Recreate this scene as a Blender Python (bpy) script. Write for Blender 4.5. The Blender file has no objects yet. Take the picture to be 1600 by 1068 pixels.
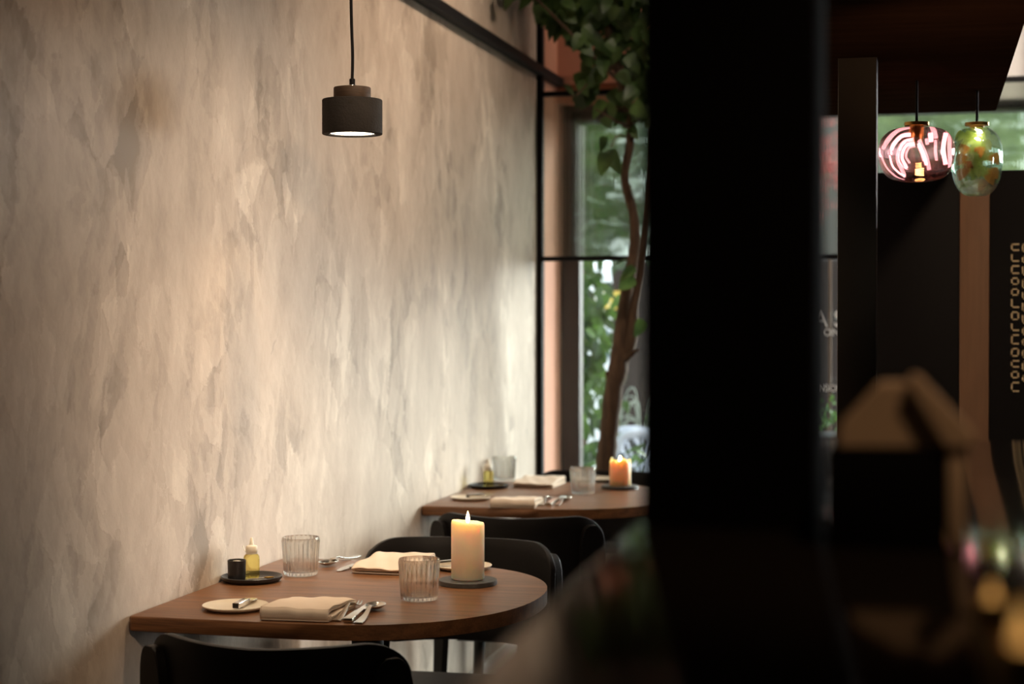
import bpy, bmesh, math, random
from mathutils import Vector, Matrix
random.seed(7)
S = bpy.context.scene
C = S.collection
R = math.radians

# ------------------------------------------------------------------ camera
F_PX = 2633.0
YAW, PITCH = R(13.9), R(0.914)
CAM = Vector((0, 0, 1.30))
cd = bpy.data.cameras.new('camera')
cam = bpy.data.objects.new('camera', cd); C.objects.link(cam)
cam.location = CAM
cam.rotation_euler = (R(90) - PITCH, 0, YAW)
cd.sensor_width = 36.0
cd.lens = F_PX / 1600 * 36.0
cd.clip_start = 0.02; cd.clip_end = 200
cd.dof.use_dof = True; cd.dof.focus_distance = 3.3; cd.dof.aperture_fstop = 3.6
cd.dof.aperture_blades = 0
S.camera = cam
S.view_settings.view_transform = 'Standard'
S.view_settings.look = 'None'
S.view_settings.gamma = 1.0
S.view_settings.use_curve_mapping = False
S.view_settings.exposure = 0.0
S.cycles.use_denoising = True
S.cycles.max_bounces = 12
S.cycles.transparent_max_bounces = 16
S.cycles.transmission_bounces = 10
S.cycles.sample_clamp_indirect = 6.0

ROT = Matrix.Rotation(YAW, 3, 'Z') @ Matrix.Rotation(R(90) - PITCH, 3, 'X')
def ray(px, py):
    return ROT @ Vector(((px - 800) / F_PX, -(py - 534) / F_PX, -1.0))
def on(px, py, z):                     # point at height z
    d = ray(px, py); t = (z - CAM.z) / d.z
    return CAM + d * t
def aty(px, py, y):                    # point in the plane of depth y
    d = ray(px, py); return CAM + d * (y / d.y)

# ------------------------------------------------------------------ world and big lights
W = bpy.data.worlds.new('world'); S.world = W; W.use_nodes = True
wn = W.node_tree.nodes; wl = W.node_tree.links
for n in list(wn): wn.remove(n)
wo = wn.new('ShaderNodeOutputWorld'); wb = wn.new('ShaderNodeBackground')
wb.inputs['Color'].default_value = (0.93, 0.95, 1.0, 1); wb.inputs['Strength'].default_value = 4.2
wl.new(wb.outputs[0], wo.inputs[0])

def light(name, kind, loc, energy, color, target=None, **kw):
    ld = bpy.data.lights.new(name, kind); ld.energy = energy; ld.color = color
    for k, v in kw.items(): setattr(ld, k, v)
    o = bpy.data.objects.new(name, ld); C.objects.link(o); o.location = loc
    if target is not None:
        d = Vector(target) - Vector(loc); o.rotation_euler = d.to_track_quat('-Z', 'Y').to_euler()
    return o
# daylight enters through the shop window: a portal only guides the sky's own light
pl = light('window_portal', 'AREA', (0.4, 6.62, 1.1), 1, (1, 1, 1), (0.4, 0, 1.1), shape='RECTANGLE', size=3.7, size_y=2.2)
pl.data.cycles.is_portal = True
# ceiling spots over the aisle aimed at the plaster wall (warm), beyond the frame; fills added after them
light('daylight', 'SUN', (3, 10, 5), 15, (1.0, 0.96, 0.94), None, angle=R(34)).rotation_euler = Vector((-1.0, -1.15, -0.42)).to_track_quat('-Z', 'Y').to_euler()
light('unseen_spot', 'SPOT', (0.60, 0.55, 2.25), 215, (1.0, 0.78, 0.56), (-1.42, 3.30, 1.27), spot_size=R(30), spot_blend=1.0, shadow_soft_size=0.10)
light('unseen_spot', 'SPOT', (0.35, 0.35, 2.3), 95, (1.0, 0.66, 0.40), (-1.42, 2.98, 1.30), spot_size=R(34), spot_blend=1.0, shadow_soft_size=0.10)
light('unseen_spot', 'SPOT', (-0.42, 3.05, 2.95), 95, (1.0, 0.76, 0.52), (-1.36, 3.30, 0.95), spot_size=R(44), spot_blend=1.0, shadow_soft_size=0.06)
light('unseen_spot', 'SPOT', (-0.36, 4.6, 2.9), 78, (1.0, 0.80, 0.62), (-1.42, 4.9, 1.5), spot_size=R(95), spot_blend=1.0, shadow_soft_size=0.10)
light('unseen_spot', 'SPOT', (-0.40, 3.9, 2.95), 62, (1.0, 0.78, 0.58), (-1.42, 4.0, 1.25), spot_size=R(68), spot_blend=1.0, shadow_soft_size=0.06)  # extra fill added for the dim wall between the other spots
light('unseen_spot', 'SPOT', (-0.7, 4.5, 2.9), 8, (1.0, 0.86, 0.70), (-1.1, 5.8, 2.1), spot_size=R(40), spot_blend=1.0, shadow_soft_size=0.06)  # unseen spot added to light some of the tree's leaves
light('unseen_spot', 'SPOT', (-0.1, 6.32, 2.95), 22, (1.0, 0.84, 0.70), (-1.3, 6.5, 2.3), spot_size=R(80), spot_blend=1.0, shadow_soft_size=0.10)  # unseen spot added to brighten the terracotta header
light('bar_fill_spot', 'SPOT', (0.45, 0.5, 2.5), 26, (1.0, 0.66, 0.38), (0.02, 1.15, 1.16), spot_size=R(40), spot_blend=1.0, shadow_soft_size=0.05)  # unseen spot added to brighten the napkins on the bar
light('unseen_spot', 'SPOT', (0.9, 2.6, 2.8), 60, (1.0, 0.72, 0.48), (0.22, 4.5, 1.2), spot_size=R(55), spot_blend=1.0, shadow_soft_size=0.08)  # unseen spot added to brighten the brown divider

light('bar_fill_spot', 'SPOT', (0.55, 1.9, 1.70), 4.5, (1.0, 0.88, 0.66), (-0.25, 3.35, 1.38), spot_size=R(15), spot_blend=1.0, shadow_soft_size=0.05)  # narrow fill added so the middle of the slim column reads grey

# ------------------------------------------------------------------ materials
def newmat(name):
    m = bpy.data.materials.new(name); m.use_nodes = True
    nt = m.node_tree; b = nt.nodes['Principled BSDF']
    return m, nt, b
def pm(name, col, rough=0.5, metal=0.0, spec=0.5, noise=0.0, nscale=20, bump=0.0, bscale=60, coat=0.0, sub=0.0, subr=(1, .5, .3), subs=0.01, stretch=(1, 1, 1), ior=1.5):
    m, nt, b = newmat(name)
    b.inputs['Base Color'].default_value = (*col, 1)
    b.inputs['Roughness'].default_value = rough
    b.inputs['Metallic'].default_value = metal
    b.inputs['Specular IOR Level'].default_value = spec
    b.inputs['IOR'].default_value = ior
    b.inputs['Coat Weight'].default_value = coat
    if sub:
        b.inputs['Subsurface Weight'].default_value = sub
        b.inputs['Subsurface Radius'].default_value = subr
        b.inputs['Subsurface Scale'].default_value = subs
    tc = nt.nodes.new('ShaderNodeTexCoord'); mp = nt.nodes.new('ShaderNodeMapping')
    mp.inputs['Scale'].default_value = stretch
    nt.links.new(tc.outputs['Object'], mp.inputs['Vector'])
    if noise or True:
        n = nt.nodes.new('ShaderNodeTexNoise'); n.inputs['Scale'].default_value = nscale; n.inputs['Detail'].default_value = 5
        nt.links.new(mp.outputs[0], n.inputs['Vector'])
        cr = nt.nodes.new('ShaderNodeMapRange')
        cr.inputs['To Min'].default_value = 1 - max(noise, .04); cr.inputs['To Max'].default_value = 1 + max(noise, .04)
        cr.inputs['From Min'].default_value = .25; cr.inputs['From Max'].default_value = .75
        nt.links.new(n.outputs['Fac'], cr.inputs['Value'])
        mx = nt.nodes.new('ShaderNodeVectorMath'); mx.operation = 'SCALE'
        mx.inputs[0].default_value = col
        nt.links.new(cr.outputs[0], mx.inputs['Scale'])
        nt.links.new(mx.outputs[0], b.inputs['Base Color'])
    if bump:
        n2 = nt.nodes.new('ShaderNodeTexNoise'); n2.inputs['Scale'].default_value = bscale; n2.inputs['Detail'].default_value = 4
        nt.links.new(mp.outputs[0], n2.inputs['Vector'])
        bp = nt.nodes.new('ShaderNodeBump'); bp.inputs['Strength'].default_value = bump; bp.inputs['Distance'].default_value = .004
        nt.links.new(n2.outputs['Fac'], bp.inputs['Height']); nt.links.new(bp.outputs[0], b.inputs['Normal'])
    return m
def emis(name, col, s):
    m, nt, b = newmat(name)
    b.inputs['Base Color'].default_value = (*col, 1)
    b.inputs['Emission Color'].default_value = (*col, 1); b.inputs['Emission Strength'].default_value = s
    return m
def glassmat(name, tint=(1, 1, 1), rough=0.0, clear=0.35, ior=1.45):
    m = bpy.data.materials.new(name); m.use_nodes = True; nt = m.node_tree; nt.nodes.clear()
    o = nt.nodes.new('ShaderNodeOutputMaterial'); g = nt.nodes.new('ShaderNodeBsdfGlass'); t = nt.nodes.new('ShaderNodeBsdfTransparent'); mx = nt.nodes.new('ShaderNodeMixShader')
    g.inputs['Color'].default_value = (*tint, 1); g.inputs['Roughness'].default_value = rough; g.inputs['IOR'].default_value = ior
    t.inputs['Color'].default_value = (*tint, 1); mx.inputs[0].default_value = clear
    nt.links.new(g.outputs[0], mx.inputs[1]); nt.links.new(t.outputs[0], mx.inputs[2]); nt.links.new(mx.outputs[0], o.inputs[0])
    return m
def panemat(name, tint=(.93, .96, .95)):
    m = bpy.data.materials.new(name); m.use_nodes = True; nt = m.node_tree; nt.nodes.clear()
    o = nt.nodes.new('ShaderNodeOutputMaterial'); g = nt.nodes.new('ShaderNodeBsdfGlossy'); t = nt.nodes.new('ShaderNodeBsdfTransparent'); mx = nt.nodes.new('ShaderNodeMixShader')
    f = nt.nodes.new('ShaderNodeFresnel'); f.inputs[0].default_value = 1.3
    g.inputs['Roughness'].default_value = 0.02; t.inputs['Color'].default_value = (*tint, 1)
    nt.links.new(f.outputs[0], mx.inputs[0]); nt.links.new(t.outputs[0], mx.inputs[1]); nt.links.new(g.outputs[0], mx.inputs[2]); nt.links.new(mx.outputs[0], o.inputs[0])
    return m

def plaster():
    m, nt, b = newmat('troweled_plaster'); N = nt.nodes; L = nt.links
    tc = N.new('ShaderNodeTexCoord')
    def mapped(rot, sc, warp=0.25, wscale=2.5):
        nz = N.new('ShaderNodeTexNoise'); nz.inputs['Scale'].default_value = wscale; nz.inputs['Detail'].default_value = 4
        L.new(tc.outputs['Object'], nz.inputs['Vector'])
        sb = N.new('ShaderNodeVectorMath'); sb.operation = 'SUBTRACT'; sb.inputs[1].default_value = (.5, .5, .5); L.new(nz.outputs['Color'], sb.inputs[0])
        s = N.new('ShaderNodeVectorMath'); s.operation = 'SCALE'; s.inputs['Scale'].default_value = warp; L.new(sb.outputs[0], s.inputs[0])
        a = N.new('ShaderNodeVectorMath'); a.operation = 'ADD'; L.new(tc.outputs['Object'], a.inputs[0]); L.new(s.outputs[0], a.inputs[1])
        mp = N.new('ShaderNodeMapping'); mp.inputs['Rotation'].default_value = (R(rot), 0, 0); L.new(a.outputs[0], mp.inputs['Vector'])
        mp2 = N.new('ShaderNodeMapping'); mp2.inputs['Scale'].default_value = sc; L.new(mp.outputs[0], mp2.inputs['Vector'])
        return mp2.outputs[0]
    def vor(rot, sc, scale, warp=.25):
        v = N.new('ShaderNodeTexVoronoi'); v.feature = 'SMOOTH_F1'; v.inputs['Smoothness'].default_value = .08; v.inputs['Scale'].default_value = scale
        fine = N.new('ShaderNodeTexNoise'); fine.inputs['Scale'].default_value = 9; fine.inputs['Detail'].default_value = 6; fine.inputs['Roughness'].default_value = .7
        L.new(tc.outputs['Object'], fine.inputs['Vector'])
        f2 = N.new('ShaderNodeVectorMath'); f2.operation = 'SCALE'; f2.inputs['Scale'].default_value = .13; L.new(fine.outputs['Color'], f2.inputs[0])
        ad = N.new('ShaderNodeVectorMath'); ad.operation = 'ADD'; L.new(mapped(rot, sc, warp), ad.inputs[0]); L.new(f2.outputs[0], ad.inputs[1])
        L.new(ad.outputs[0], v.inputs['Vector'])
        sp = N.new('ShaderNodeSeparateColor'); L.new(v.outputs['Color'], sp.inputs[0]); return sp.outputs[0], v
    def noise(rot, sc, scale, det=6, rough=.6, warp=.1):
        n = N.new('ShaderNodeTexNoise'); n.inputs['Scale'].default_value = scale; n.inputs['Detail'].default_value = det; n.inputs['Roughness'].default_value = rough
        L.new(mapped(rot, sc, warp), n.inputs['Vector']); return n.outputs['Fac']
    def M(op, a, c):
        n = N.new('ShaderNodeMath'); n.operation = op
        for i, v in enumerate((a, c)):
            if isinstance(v, (int, float)): n.inputs[i].default_value = v
            else: L.new(v, n.inputs[i])
        return n.outputs[0]
    def centred(v, amp): return M('MULTIPLY', M('SUBTRACT', v, .5), amp)
    v1, _ = vor(22, (1, 1.8, .8), 5.5, .18)
    v2, _ = vor(-26, (1, 2.2, .9), 7.5, .16)
    v3, _ = vor(8, (1, 2.6, .8), 13, .2)
    n1 = noise(0, (1, 1, .7), 1.4, 5)
    n2 = noise(12, (1, 2.0, .8), 4.0, 10, .68, .08)
    n3 = noise(-30, (1, 3, 1), 12, 8, .7, .05)
    n4 = noise(0, (1, 1, 1), 90, 4, .7, 0)
    mask = noise(0, (1, 1.4, .9), 2.2, 4)
    mk = N.new('ShaderNodeMapRange'); mk.inputs['From Min'].default_value = .38; mk.inputs['From Max'].default_value = .62; L.new(mask, mk.inputs['Value'])
    vs = M('ADD', M('ADD', centred(v1, .44), centred(v2, .38)), centred(v3, .26))
    vs = M('MULTIPLY', vs, mk.outputs[0])
    t = M('ADD', M('ADD', vs, centred(n1, .8)), M('ADD', centred(n2, .95), M('ADD', centred(n3, .35), centred(n4, .12))))
    t = M('ADD', t, .5)
    cr = N.new('ShaderNodeValToRGB'); L.new(t, cr.inputs[0]); e = cr.color_ramp
    e.elements[0].position = .05; e.elements[0].color = (.270, .205, .150, 1)
    e.elements[1].position = .95; e.elements[1].color = (.700, .588, .475, 1)
    k = e.elements.new(.38); k.color = (.440, .342, .262, 1)
    k = e.elements.new(.62); k.color = (.530, .425, .334, 1)
    # sparse dark trowel scuffs
    sc = noise(14, (1, 5.0, 1.0), 5.5, 8, .7, .5)
    mr = N.new('ShaderNodeMapRange'); mr.inputs['From Min'].default_value = .66; mr.inputs['From Max'].default_value = .76; L.new(sc, mr.inputs['Value'])
    mx = N.new('ShaderNodeMix'); mx.data_type = 'RGBA'; L.new(M('MULTIPLY', mr.outputs[0], .55), mx.inputs['Factor'])
    L.new(cr.outputs[0], mx.inputs['A']); mx.inputs['B'].default_value = (.20, .165, .135, 1)
    L.new(mx.outputs['Result'], b.inputs['Base Color'])
    b.inputs['Roughness'].default_value = .62; b.inputs['Specular IOR Level'].default_value = .35
    bp = N.new('ShaderNodeBump'); bp.inputs['Strength'].default_value = .35; bp.inputs['Distance'].default_value = .004
    L.new(t, bp.inputs['Height']); L.new(bp.outputs[0], b.inputs['Normal'])
    return m

def wood():
    m, nt, b = newmat('oiled_oak'); N = nt.nodes; L = nt.links
    tc = N.new('ShaderNodeTexCoord')
    def nz(sc, scale, det, rough=.6):
        mp = N.new('ShaderNodeMapping'); mp.inputs['Scale'].default_value = sc; L.new(tc.outputs['Object'], mp.inputs[0])
        n = N.new('ShaderNodeTexNoise'); n.inputs['Scale'].default_value = scale; n.inputs['Detail'].default_value = det; n.inputs['Roughness'].default_value = rough
        n.inputs['Distortion'].default_value = .4
        L.new(mp.outputs[0], n.inputs['Vector']); return n.outputs['Fac']
    a = nz((.6, 9, 9), 5, 6); c = nz((2.2, 60, 60), 6, 5, .7); 
    ad = N.new('ShaderNodeMath'); ad.operation = 'MULTIPLY_ADD'; L.new(c, ad.inputs[0]); ad.inputs[1].default_value = .45; 
    ml = N.new('ShaderNodeMath'); ml.operation = 'MULTIPLY'; L.new(a, ml.inputs[0]); ml.inputs[1].default_value = .6; L.new(ml.outputs[0], ad.inputs[2])
    cr = N.new('ShaderNodeValToRGB'); L.new(ad.outputs[0], cr.inputs[0]); e = cr.color_ramp
    e.elements[0].position = .33; e.elements[0].color = (.070, .026, .010, 1)
    e.elements[1].position = .72; e.elements[1].color = (.300, .130, .050, 1)
    k = e.elements.new(.52); k.color = (.170, .072, .028, 1)
    L.new(cr.outputs[0], b.inputs['Base Color'])
    b.inputs['Roughness'].default_value = .38; b.inputs['Specular IOR Level'].default_value = .4
    bp = N.new('ShaderNodeBump'); bp.inputs['Strength'].default_value = .18; bp.inputs['Distance'].default_value = .002
    L.new(c, bp.inputs['Height']); L.new(bp.outputs[0], b.inputs['Normal'])
    return m

def leafmat(name, c1, c2, trans=.35):
    m = bpy.data.materials.new(name); m.use_nodes = True; nt = m.node_tree; b = nt.nodes['Principled BSDF']; N = nt.nodes; L = nt.links
    tc = N.new('ShaderNodeTexCoord'); n = N.new('ShaderNodeTexNoise'); n.inputs['Scale'].default_value = 9; n.inputs['Detail'].default_value = 2
    L.new(tc.outputs['Object'], n.inputs['Vector'])
    cr = N.new('ShaderNodeValToRGB'); L.new(n.outputs['Fac'], cr.inputs[0])
    cr.color_ramp.elements[0].position = .36; cr.color_ramp.elements[0].color = (*c1, 1)
    cr.color_ramp.elements[1].position = .64; cr.color_ramp.elements[1].color = (*c2, 1)
    L.new(cr.outputs[0], b.inputs['Base Color']); b.inputs['Roughness'].default_value = .45
    tr = N.new('ShaderNodeBsdfTranslucent'); L.new(cr.outputs[0], tr.inputs['Color'])
    mx = N.new('ShaderNodeMixShader'); mx.inputs[0].default_value = trans
    out = N['Material Output']; L.new(b.outputs[0], mx.inputs[1]); L.new(tr.outputs[0], mx.inputs[2]); L.new(mx.outputs[0], out.inputs[0])
    return m

MAT = dict(
    plaster=plaster(), wood=wood(),
    black=pm('black_powder_coat', (.007, .006, .006), .6, spec=.15),
    steel_black=pm('blackened_steel', (.005, .004, .004), .6, spec=.15, bump=.05),
    post=pm('matt_black_post', (.004, .0035, .004), .8, spec=.05),
    chair=pm('black_stained_ash', (.007, .0055, .005), .5, spec=.22, noise=.25, nscale=8, stretch=(1, 1, 8), bump=.08),
    terracotta=pm('terracotta_paint', (.52, .235, .145), .8, noise=.08, nscale=6, bump=.1),
    terracotta_dark=pm('brown_wood_panel', (.30, .165, .095), .65, noise=.15, nscale=10, stretch=(6, 6, .6)),
    concrete=pm('floor_concrete', (.20, .19, .175), .35, noise=.15, nscale=3),
    ceiling=pm('ceiling_paint', (.22, .19, .16), .9),
    darkwall=pm('dark_wall_paint', (.045, .036, .030), .85),
    white=pm('white_plaster', (.70, .66, .62), .85),
    skirting=pm('pale_skirting_paint', (.66, .64, .60), .5),
    bar=pm('black_lacquered_bar', (.014, .010, .008), .08, spec=.6, bump=.015, bscale=120),
    gantry=pm('dark_walnut_gantry', (.024, .012, .007), .9, spec=0, noise=.25, nscale=5, stretch=(1, 5, 1)),
    lampshade=pm('dark_cast_concrete', (.022, .018, .016), .85, spec=.2, noise=.2, nscale=40, bump=.25, bscale=200),
    lampneck=pm('brushed_bronze', (.050, .027, .014), .7, metal=.2, noise=.35, nscale=60, stretch=(1, 1, 6)),
    nickel=pm('nickel', (.6, .58, .55), .25, metal=1),
    steel=pm('brushed_cutlery_steel', (.70, .66, .60), .22, metal=1, bump=.02),
    ceramic_black=pm('black_stoneware', (.016, .014, .014), .35, noise=.3, nscale=60, bump=.2, bscale=150),
    ceramic_white=pm('cream_stoneware', (.66, .57, .44), .45, noise=.04),
    cloth=pm('cream_cotton', (.74, .60, .47), .9, bump=.12, bscale=500),
    stone=pm('grey_stone_coaster', (.060, .056, .052), .5, noise=.3, nscale=120, bump=.15, bscale=300),
    salt=pm('sea_salt', (.75, .68, .55), .7, noise=.2, nscale=400, bump=.5, bscale=400),
    bottle_plastic=pm('translucent_nozzle', (.80, .74, .62), .4, sub=.6, subr=(1, .9, .7), subs=.006),
    oil=glassmat('olive_oil', (.95, .89, .52), .08, .45, 1.2),
    glass=glassmat('ribbed_tumbler_glass', (.99, .99, .98), 0, .40, 1.5),
    reeded=glassmat('reeded_glass', (.74, .78, .74), .0, .10, 1.45),
    pane=panemat('clear_window_glass'),
    globe=glassmat('pink_tinted_glass', (.98, .82, .84), 0, .55),
    globe2=glassmat('clear_globe_glass', (.90, .97, .93), 0, .6),
    wick=pm('burnt_wick', (.02, .015, .01), .9),
    flame=emis('candle_flame', (1.0, .70, .34), 26),
    diffuser=emis('lamp_diffuser', (1.0, .86, .66), 5),
    filament=emis('pink_filament', (1.0, .50, .50), 7),
    filament_warm=emis('warm_filament', (1.0, .62, .20), 9),
    amber=emis('amber_glint_glow', (1.0, .50, .13), .75),
    brass=pm('aged_brass', (.50, .30, .08), .3, metal=1),
    bark=pm('rough_bark', (.080, .045, .026), .9, noise=.45, nscale=14, stretch=(5, 5, .8), bump=.6, bscale=30),
    soil=pm('bark_chips', (.26, .13, .085), .9, noise=.5, nscale=60, bump=.5, bscale=80),
    pot=pm('grey_concrete_pot', (.24, .25, .22), .8, noise=.1, nscale=12, bump=.15),
    potrim=pm('dark_pot_rim', (.05, .05, .052), .6),
    leaf=leafmat('ficus_leaf', (.028, .060, .016), (.085, .150, .036), .3),
    vine=leafmat('vine_leaf', (.010, .030, .008), (.07, .14, .025), .35),
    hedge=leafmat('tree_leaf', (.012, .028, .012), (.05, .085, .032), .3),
    flower=leafmat('pink_flower', (.30, .05, .06), (.62, .22, .20), .4),
    grass=leafmat('silver_grass', (.22, .25, .20), (.40, .44, .38), .3),
    autumn=leafmat('orange_leaf', (.45, .16, .04), (.60, .32, .10), .4),
    paving=pm('street_paving', (.17, .17, .175), .8, noise=.1, nscale=2),
    brownwall=pm('brown_timber_cladding', (.030, .019, .016), .8, noise=.3, nscale=4, stretch=(8, 8, .4)),
    vanwhite=pm('white_render', (.80, .82, .84), .6),
    vanglass=pm('shop_glass_grey', (.16, .20, .24), .2),
    yellow=pm('yellow_sign', (.85, .58, .12), .5),
    chairwhite=pm('white_wire_enamel', (.62, .66, .78), .4),
    lettering=pm('white_vinyl', (.80, .84, .86), .6),
    signtext=pm('cream_sign_letters', (.80, .66, .42), .6),
    kraft=pm('taupe_paper_napkin', (.50, .35, .23), .9, bump=.1),
    windowframe=pm('dark_brown_window_frame', (.030, .019, .016), .5),
)

# ------------------------------------------------------------------ mesh helpers
def finish(name, bm, m, parent=None, smooth=40, loc=None, mods=()):
    bmesh.ops.remove_doubles(bm, verts=bm.verts, dist=1e-6)
    bmesh.ops.recalc_face_normals(bm, faces=bm.faces)
    me = bpy.data.meshes.new(name); bm.to_mesh(me); bm.free()
    me.materials.append(MAT[m] if isinstance(m, str) else m)
    if smooth:
        me.shade_smooth(); me.set_sharp_from_angle(angle=R(smooth))
    o = bpy.data.objects.new(name, me); C.objects.link(o)
    if parent: o.parent = parent
    if loc is not None: o.location = loc
    for kind, kw in mods:
        md = o.modifiers.new(kind.lower(), kind)
        for k, v in kw.items(): setattr(md, k, v)
    return o
def BM(): return bmesh.new()
def box(bm, lo, hi, bev=0.0, seg=2):
    lo, hi = Vector(lo), Vector(hi)
    g = bmesh.ops.create_cube(bm, size=1.0); vs = g['verts']
    for v in vs: v.co = Vector(((v.co.x + .5) * (hi.x - lo.x) + lo.x, (v.co.y + .5) * (hi.y - lo.y) + lo.y, (v.co.z + .5) * (hi.z - lo.z) + lo.z))
    if bev:
        es = list({e for v in vs for e in v.link_edges})
        bmesh.ops.bevel(bm, geom=es, offset=bev, segments=seg, affect='EDGES', profile=.5)
def lathe(bm, prof, n=40, cx=0, cy=0, cz=0, flute=None):
    """prof: list of (r, z) around the z axis; r==0 closes"""
    rings = []
    for i, (r, z) in enumerate(prof):
        if r <= 1e-7: rings.append([bm.verts.new((cx, cy, cz + z))]); continue
        ring = []
        for k in range(n):
            a = 2 * math.pi * k / n; rr = r
            if flute: rr = r + flute(i, a)
            ring.append(bm.verts.new((cx + rr * math.cos(a), cy + rr * math.sin(a), cz + z)))
        rings.append(ring)
    for a, b in zip(rings, rings[1:]):
        if len(a) == 1 and len(b) == 1: continue
        for k in range(n):
            k2 = (k + 1) % n
            if len(a) == 1: bm.faces.new((a[0], b[k], b[k2]))
            elif len(b) == 1: bm.faces.new((a[k], b[0], a[k2]))
            else: bm.faces.new((a[k], b[k], b[k2], a[k2]))
def tube(bm, pts, rad, n=10, cap=True, squash=1.0):
    pts = [Vector(p) for p in pts]
    if not isinstance(rad, (list, tuple)): rad = [rad] * len(pts)
    rings = []; up = None
    for i, p in enumerate(pts):
        d = (pts[min(i + 1, len(pts) - 1)] - pts[max(i - 1, 0)]).normalized()
        if up is None:
            up = Vector((0, 0, 1)) if abs(d.z) < .9 else Vector((1, 0, 0))
        side = d.cross(up).normalized(); up = side.cross(d).normalized()
        rings.append([bm.verts.new(p + (side * math.cos(2 * math.pi * k / n) + up * math.sin(2 * math.pi * k / n) * squash) * rad[i]) for k in range(n)])
    for a, b in zip(rings, rings[1:]):
        for k in range(n): bm.faces.new((a[k], a[(k + 1) % n], b[(k + 1) % n], b[k]))
    if cap:
        bm.faces.new(rings[0]); bm.faces.new(rings[-1])
def prism(bm, outline, z0, z1, bev=0.0, seg=3):
    bot = [bm.verts.new((x, y, z0)) for x, y in outline]; top = [bm.verts.new((x, y, z1)) for x, y in outline]
    n = len(outline)
    fb = bm.faces.new(bot[::-1]); ft = bm.faces.new(top)
    for k in range(n): bm.faces.new((bot[k], bot[(k + 1) % n], top[(k + 1) % n], top[k]))
    if bev:
        es = list(ft.edges) + list(fb.edges)
        bmesh.ops.bevel(bm, geom=es, offset=bev, segments=seg, affect='EDGES', profile=.5)
def smoothpts(pts, n=6):
    """Catmull-Rom through points of any dimension (tuples)"""
    out = []; P = [tuple(p) for p in pts]
    for i in range(len(P) - 1):
        p0, p1, p2, p3 = P[max(i - 1, 0)], P[i], P[i + 1], P[min(i + 2, len(P) - 1)]
        for k in range(n):
            t = k / n
            out.append(tuple(.5 * ((2 * b) + (-a + c) * t + (2 * a - 5 * b + 4 * c - d) * t * t + (-a + 3 * b - 3 * c + d) * t ** 3) for a, b, c, d in zip(p0, p1, p2, p3)))
    out.append(P[-1]); return out
def leaf(bm, pos, d, up, L, Wd, heart=0.5, bend=.25):
    d = Vector(d).normalized(); up = Vector(up); s = d.cross(up)
    if s.length < 1e-4: s = d.cross(Vector((1, .3, 0)))
    s.normalize(); nrm = s.cross(d).normalized()
    prof = [(0, .05), (.08, .35 + .2 * heart), (.28, .5), (.55, .42), (.8, .22), (1, 0)]
    prev = None
    for t, w in prof:
        c = Vector(pos) + d * (t * L) - nrm * (bend * L * t * t)
        if w == 0: cur = [bm.verts.new(c)]
        else:
            cur = [bm.verts.new(c + s * (w * Wd) + nrm * (.12 * w * Wd)), bm.verts.new(c), bm.verts.new(c - s * (w * Wd) + nrm * (.12 * w * Wd))]
        if prev:
            if len(cur) == 3:
                bm.faces.new((prev[0], prev[1], cur[1], cur[0])); bm.faces.new((prev[1], prev[2], cur[2], cur[1]))
            else:
                bm.faces.new((prev[0], prev[1], cur[0])); bm.faces.new((prev[1], prev[2], cur[0]))
        prev = cur
def thing(name, label, cat, loc=(0, 0, 0), rz=0.0, group=None):
    o = bpy.data.objects.new(name, None); C.objects.link(o); o.location = loc; o.rotation_euler = (0, 0, rz)
    o.empty_display_size = .05
    return tag(o, label, cat, group)
def tag(o, label, cat, group=None):
    o['label'] = label; o['category'] = cat
    if group: o['group'] = group
    return o
def struct(name, bm, m, **kw):
    o = finish(name, bm, m, **kw); o['kind'] = 'structure'; return o
def dup(root, loc, rz=None, label=None, group=None):
    r = root.copy(); C.objects.link(r); r.location = loc
    if rz is not None: r.rotation_euler = (0, 0, rz)
    if label: r['label'] = label
    if group: r['group'] = group
    for ch in list(root.children):
        c = ch.copy(); C.objects.link(c); c.parent = r
        for g in list(ch.children):
            e = g.copy(); C.objects.link(e); e.parent = c
    return r

# ------------------------------------------------------------------ the setting
XW = -1.424           # plaster wall plane
YG = 6.154            # steel and glass screen
YF = 6.50             # facade inner face
bm = BM(); box(bm, (XW - .2, -1.6, 0), (XW, YG + .02, 3.0)); struct('wall_left', bm, 'plaster')
bm = BM(); box(bm, (XW - .2, YG + .02, 0), (XW, YF + .16, 3.0)); struct('wall_left_return', bm, 'terracotta')
bm = BM(); box(bm, (2.4, -1.6, 0), (2.6, YF + .16, 3.0)); struct('wall_right', bm, 'darkwall')
bm = BM(); box(bm, (XW - .2, -1.8, 0), (2.6, -1.6, 3.0)); struct('wall_back', bm, 'darkwall')
bm = BM(); box(bm, (XW - .2, -1.8, -.2), (2.6, YF + .16, 0)); struct('floor', bm, 'concrete')
bm = BM(); box(bm, (XW - .2, -1.8, 3.0), (2.6, YF + .16, 3.2)); struct('ceiling', bm, 'ceiling')
# facade: terracotta header with two mouldings, wide window below
bm = BM(); box(bm, (XW, YF, 2.13), (.12, YF + .16, 3.0)); struct('wall_front_header', bm, 'terracotta')
bm = BM(); box(bm, (XW, YF - .05, 2.205), (.12, YF, 2.235), .004); box(bm, (XW, YF - .03, 2.13), (.12, YF, 2.165), .004); struct('trim_1', bm, 'terracotta')
bm = BM(); box(bm, (.12, YF, 2.10), (2.4, YF + .16, 3.0)); struct('wall_front_bulkhead', bm, 'white')
bm = BM(); box(bm, (XW, YF, 0), (2.4, YF + .16, .12)); struct('wall_front_sill', bm, 'terracotta')
bm = BM(); box(bm, (XW, 2.0, 0), (XW + .018, YG, .16), .004); struct('baseboard_left', bm, 'skirting')
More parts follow.
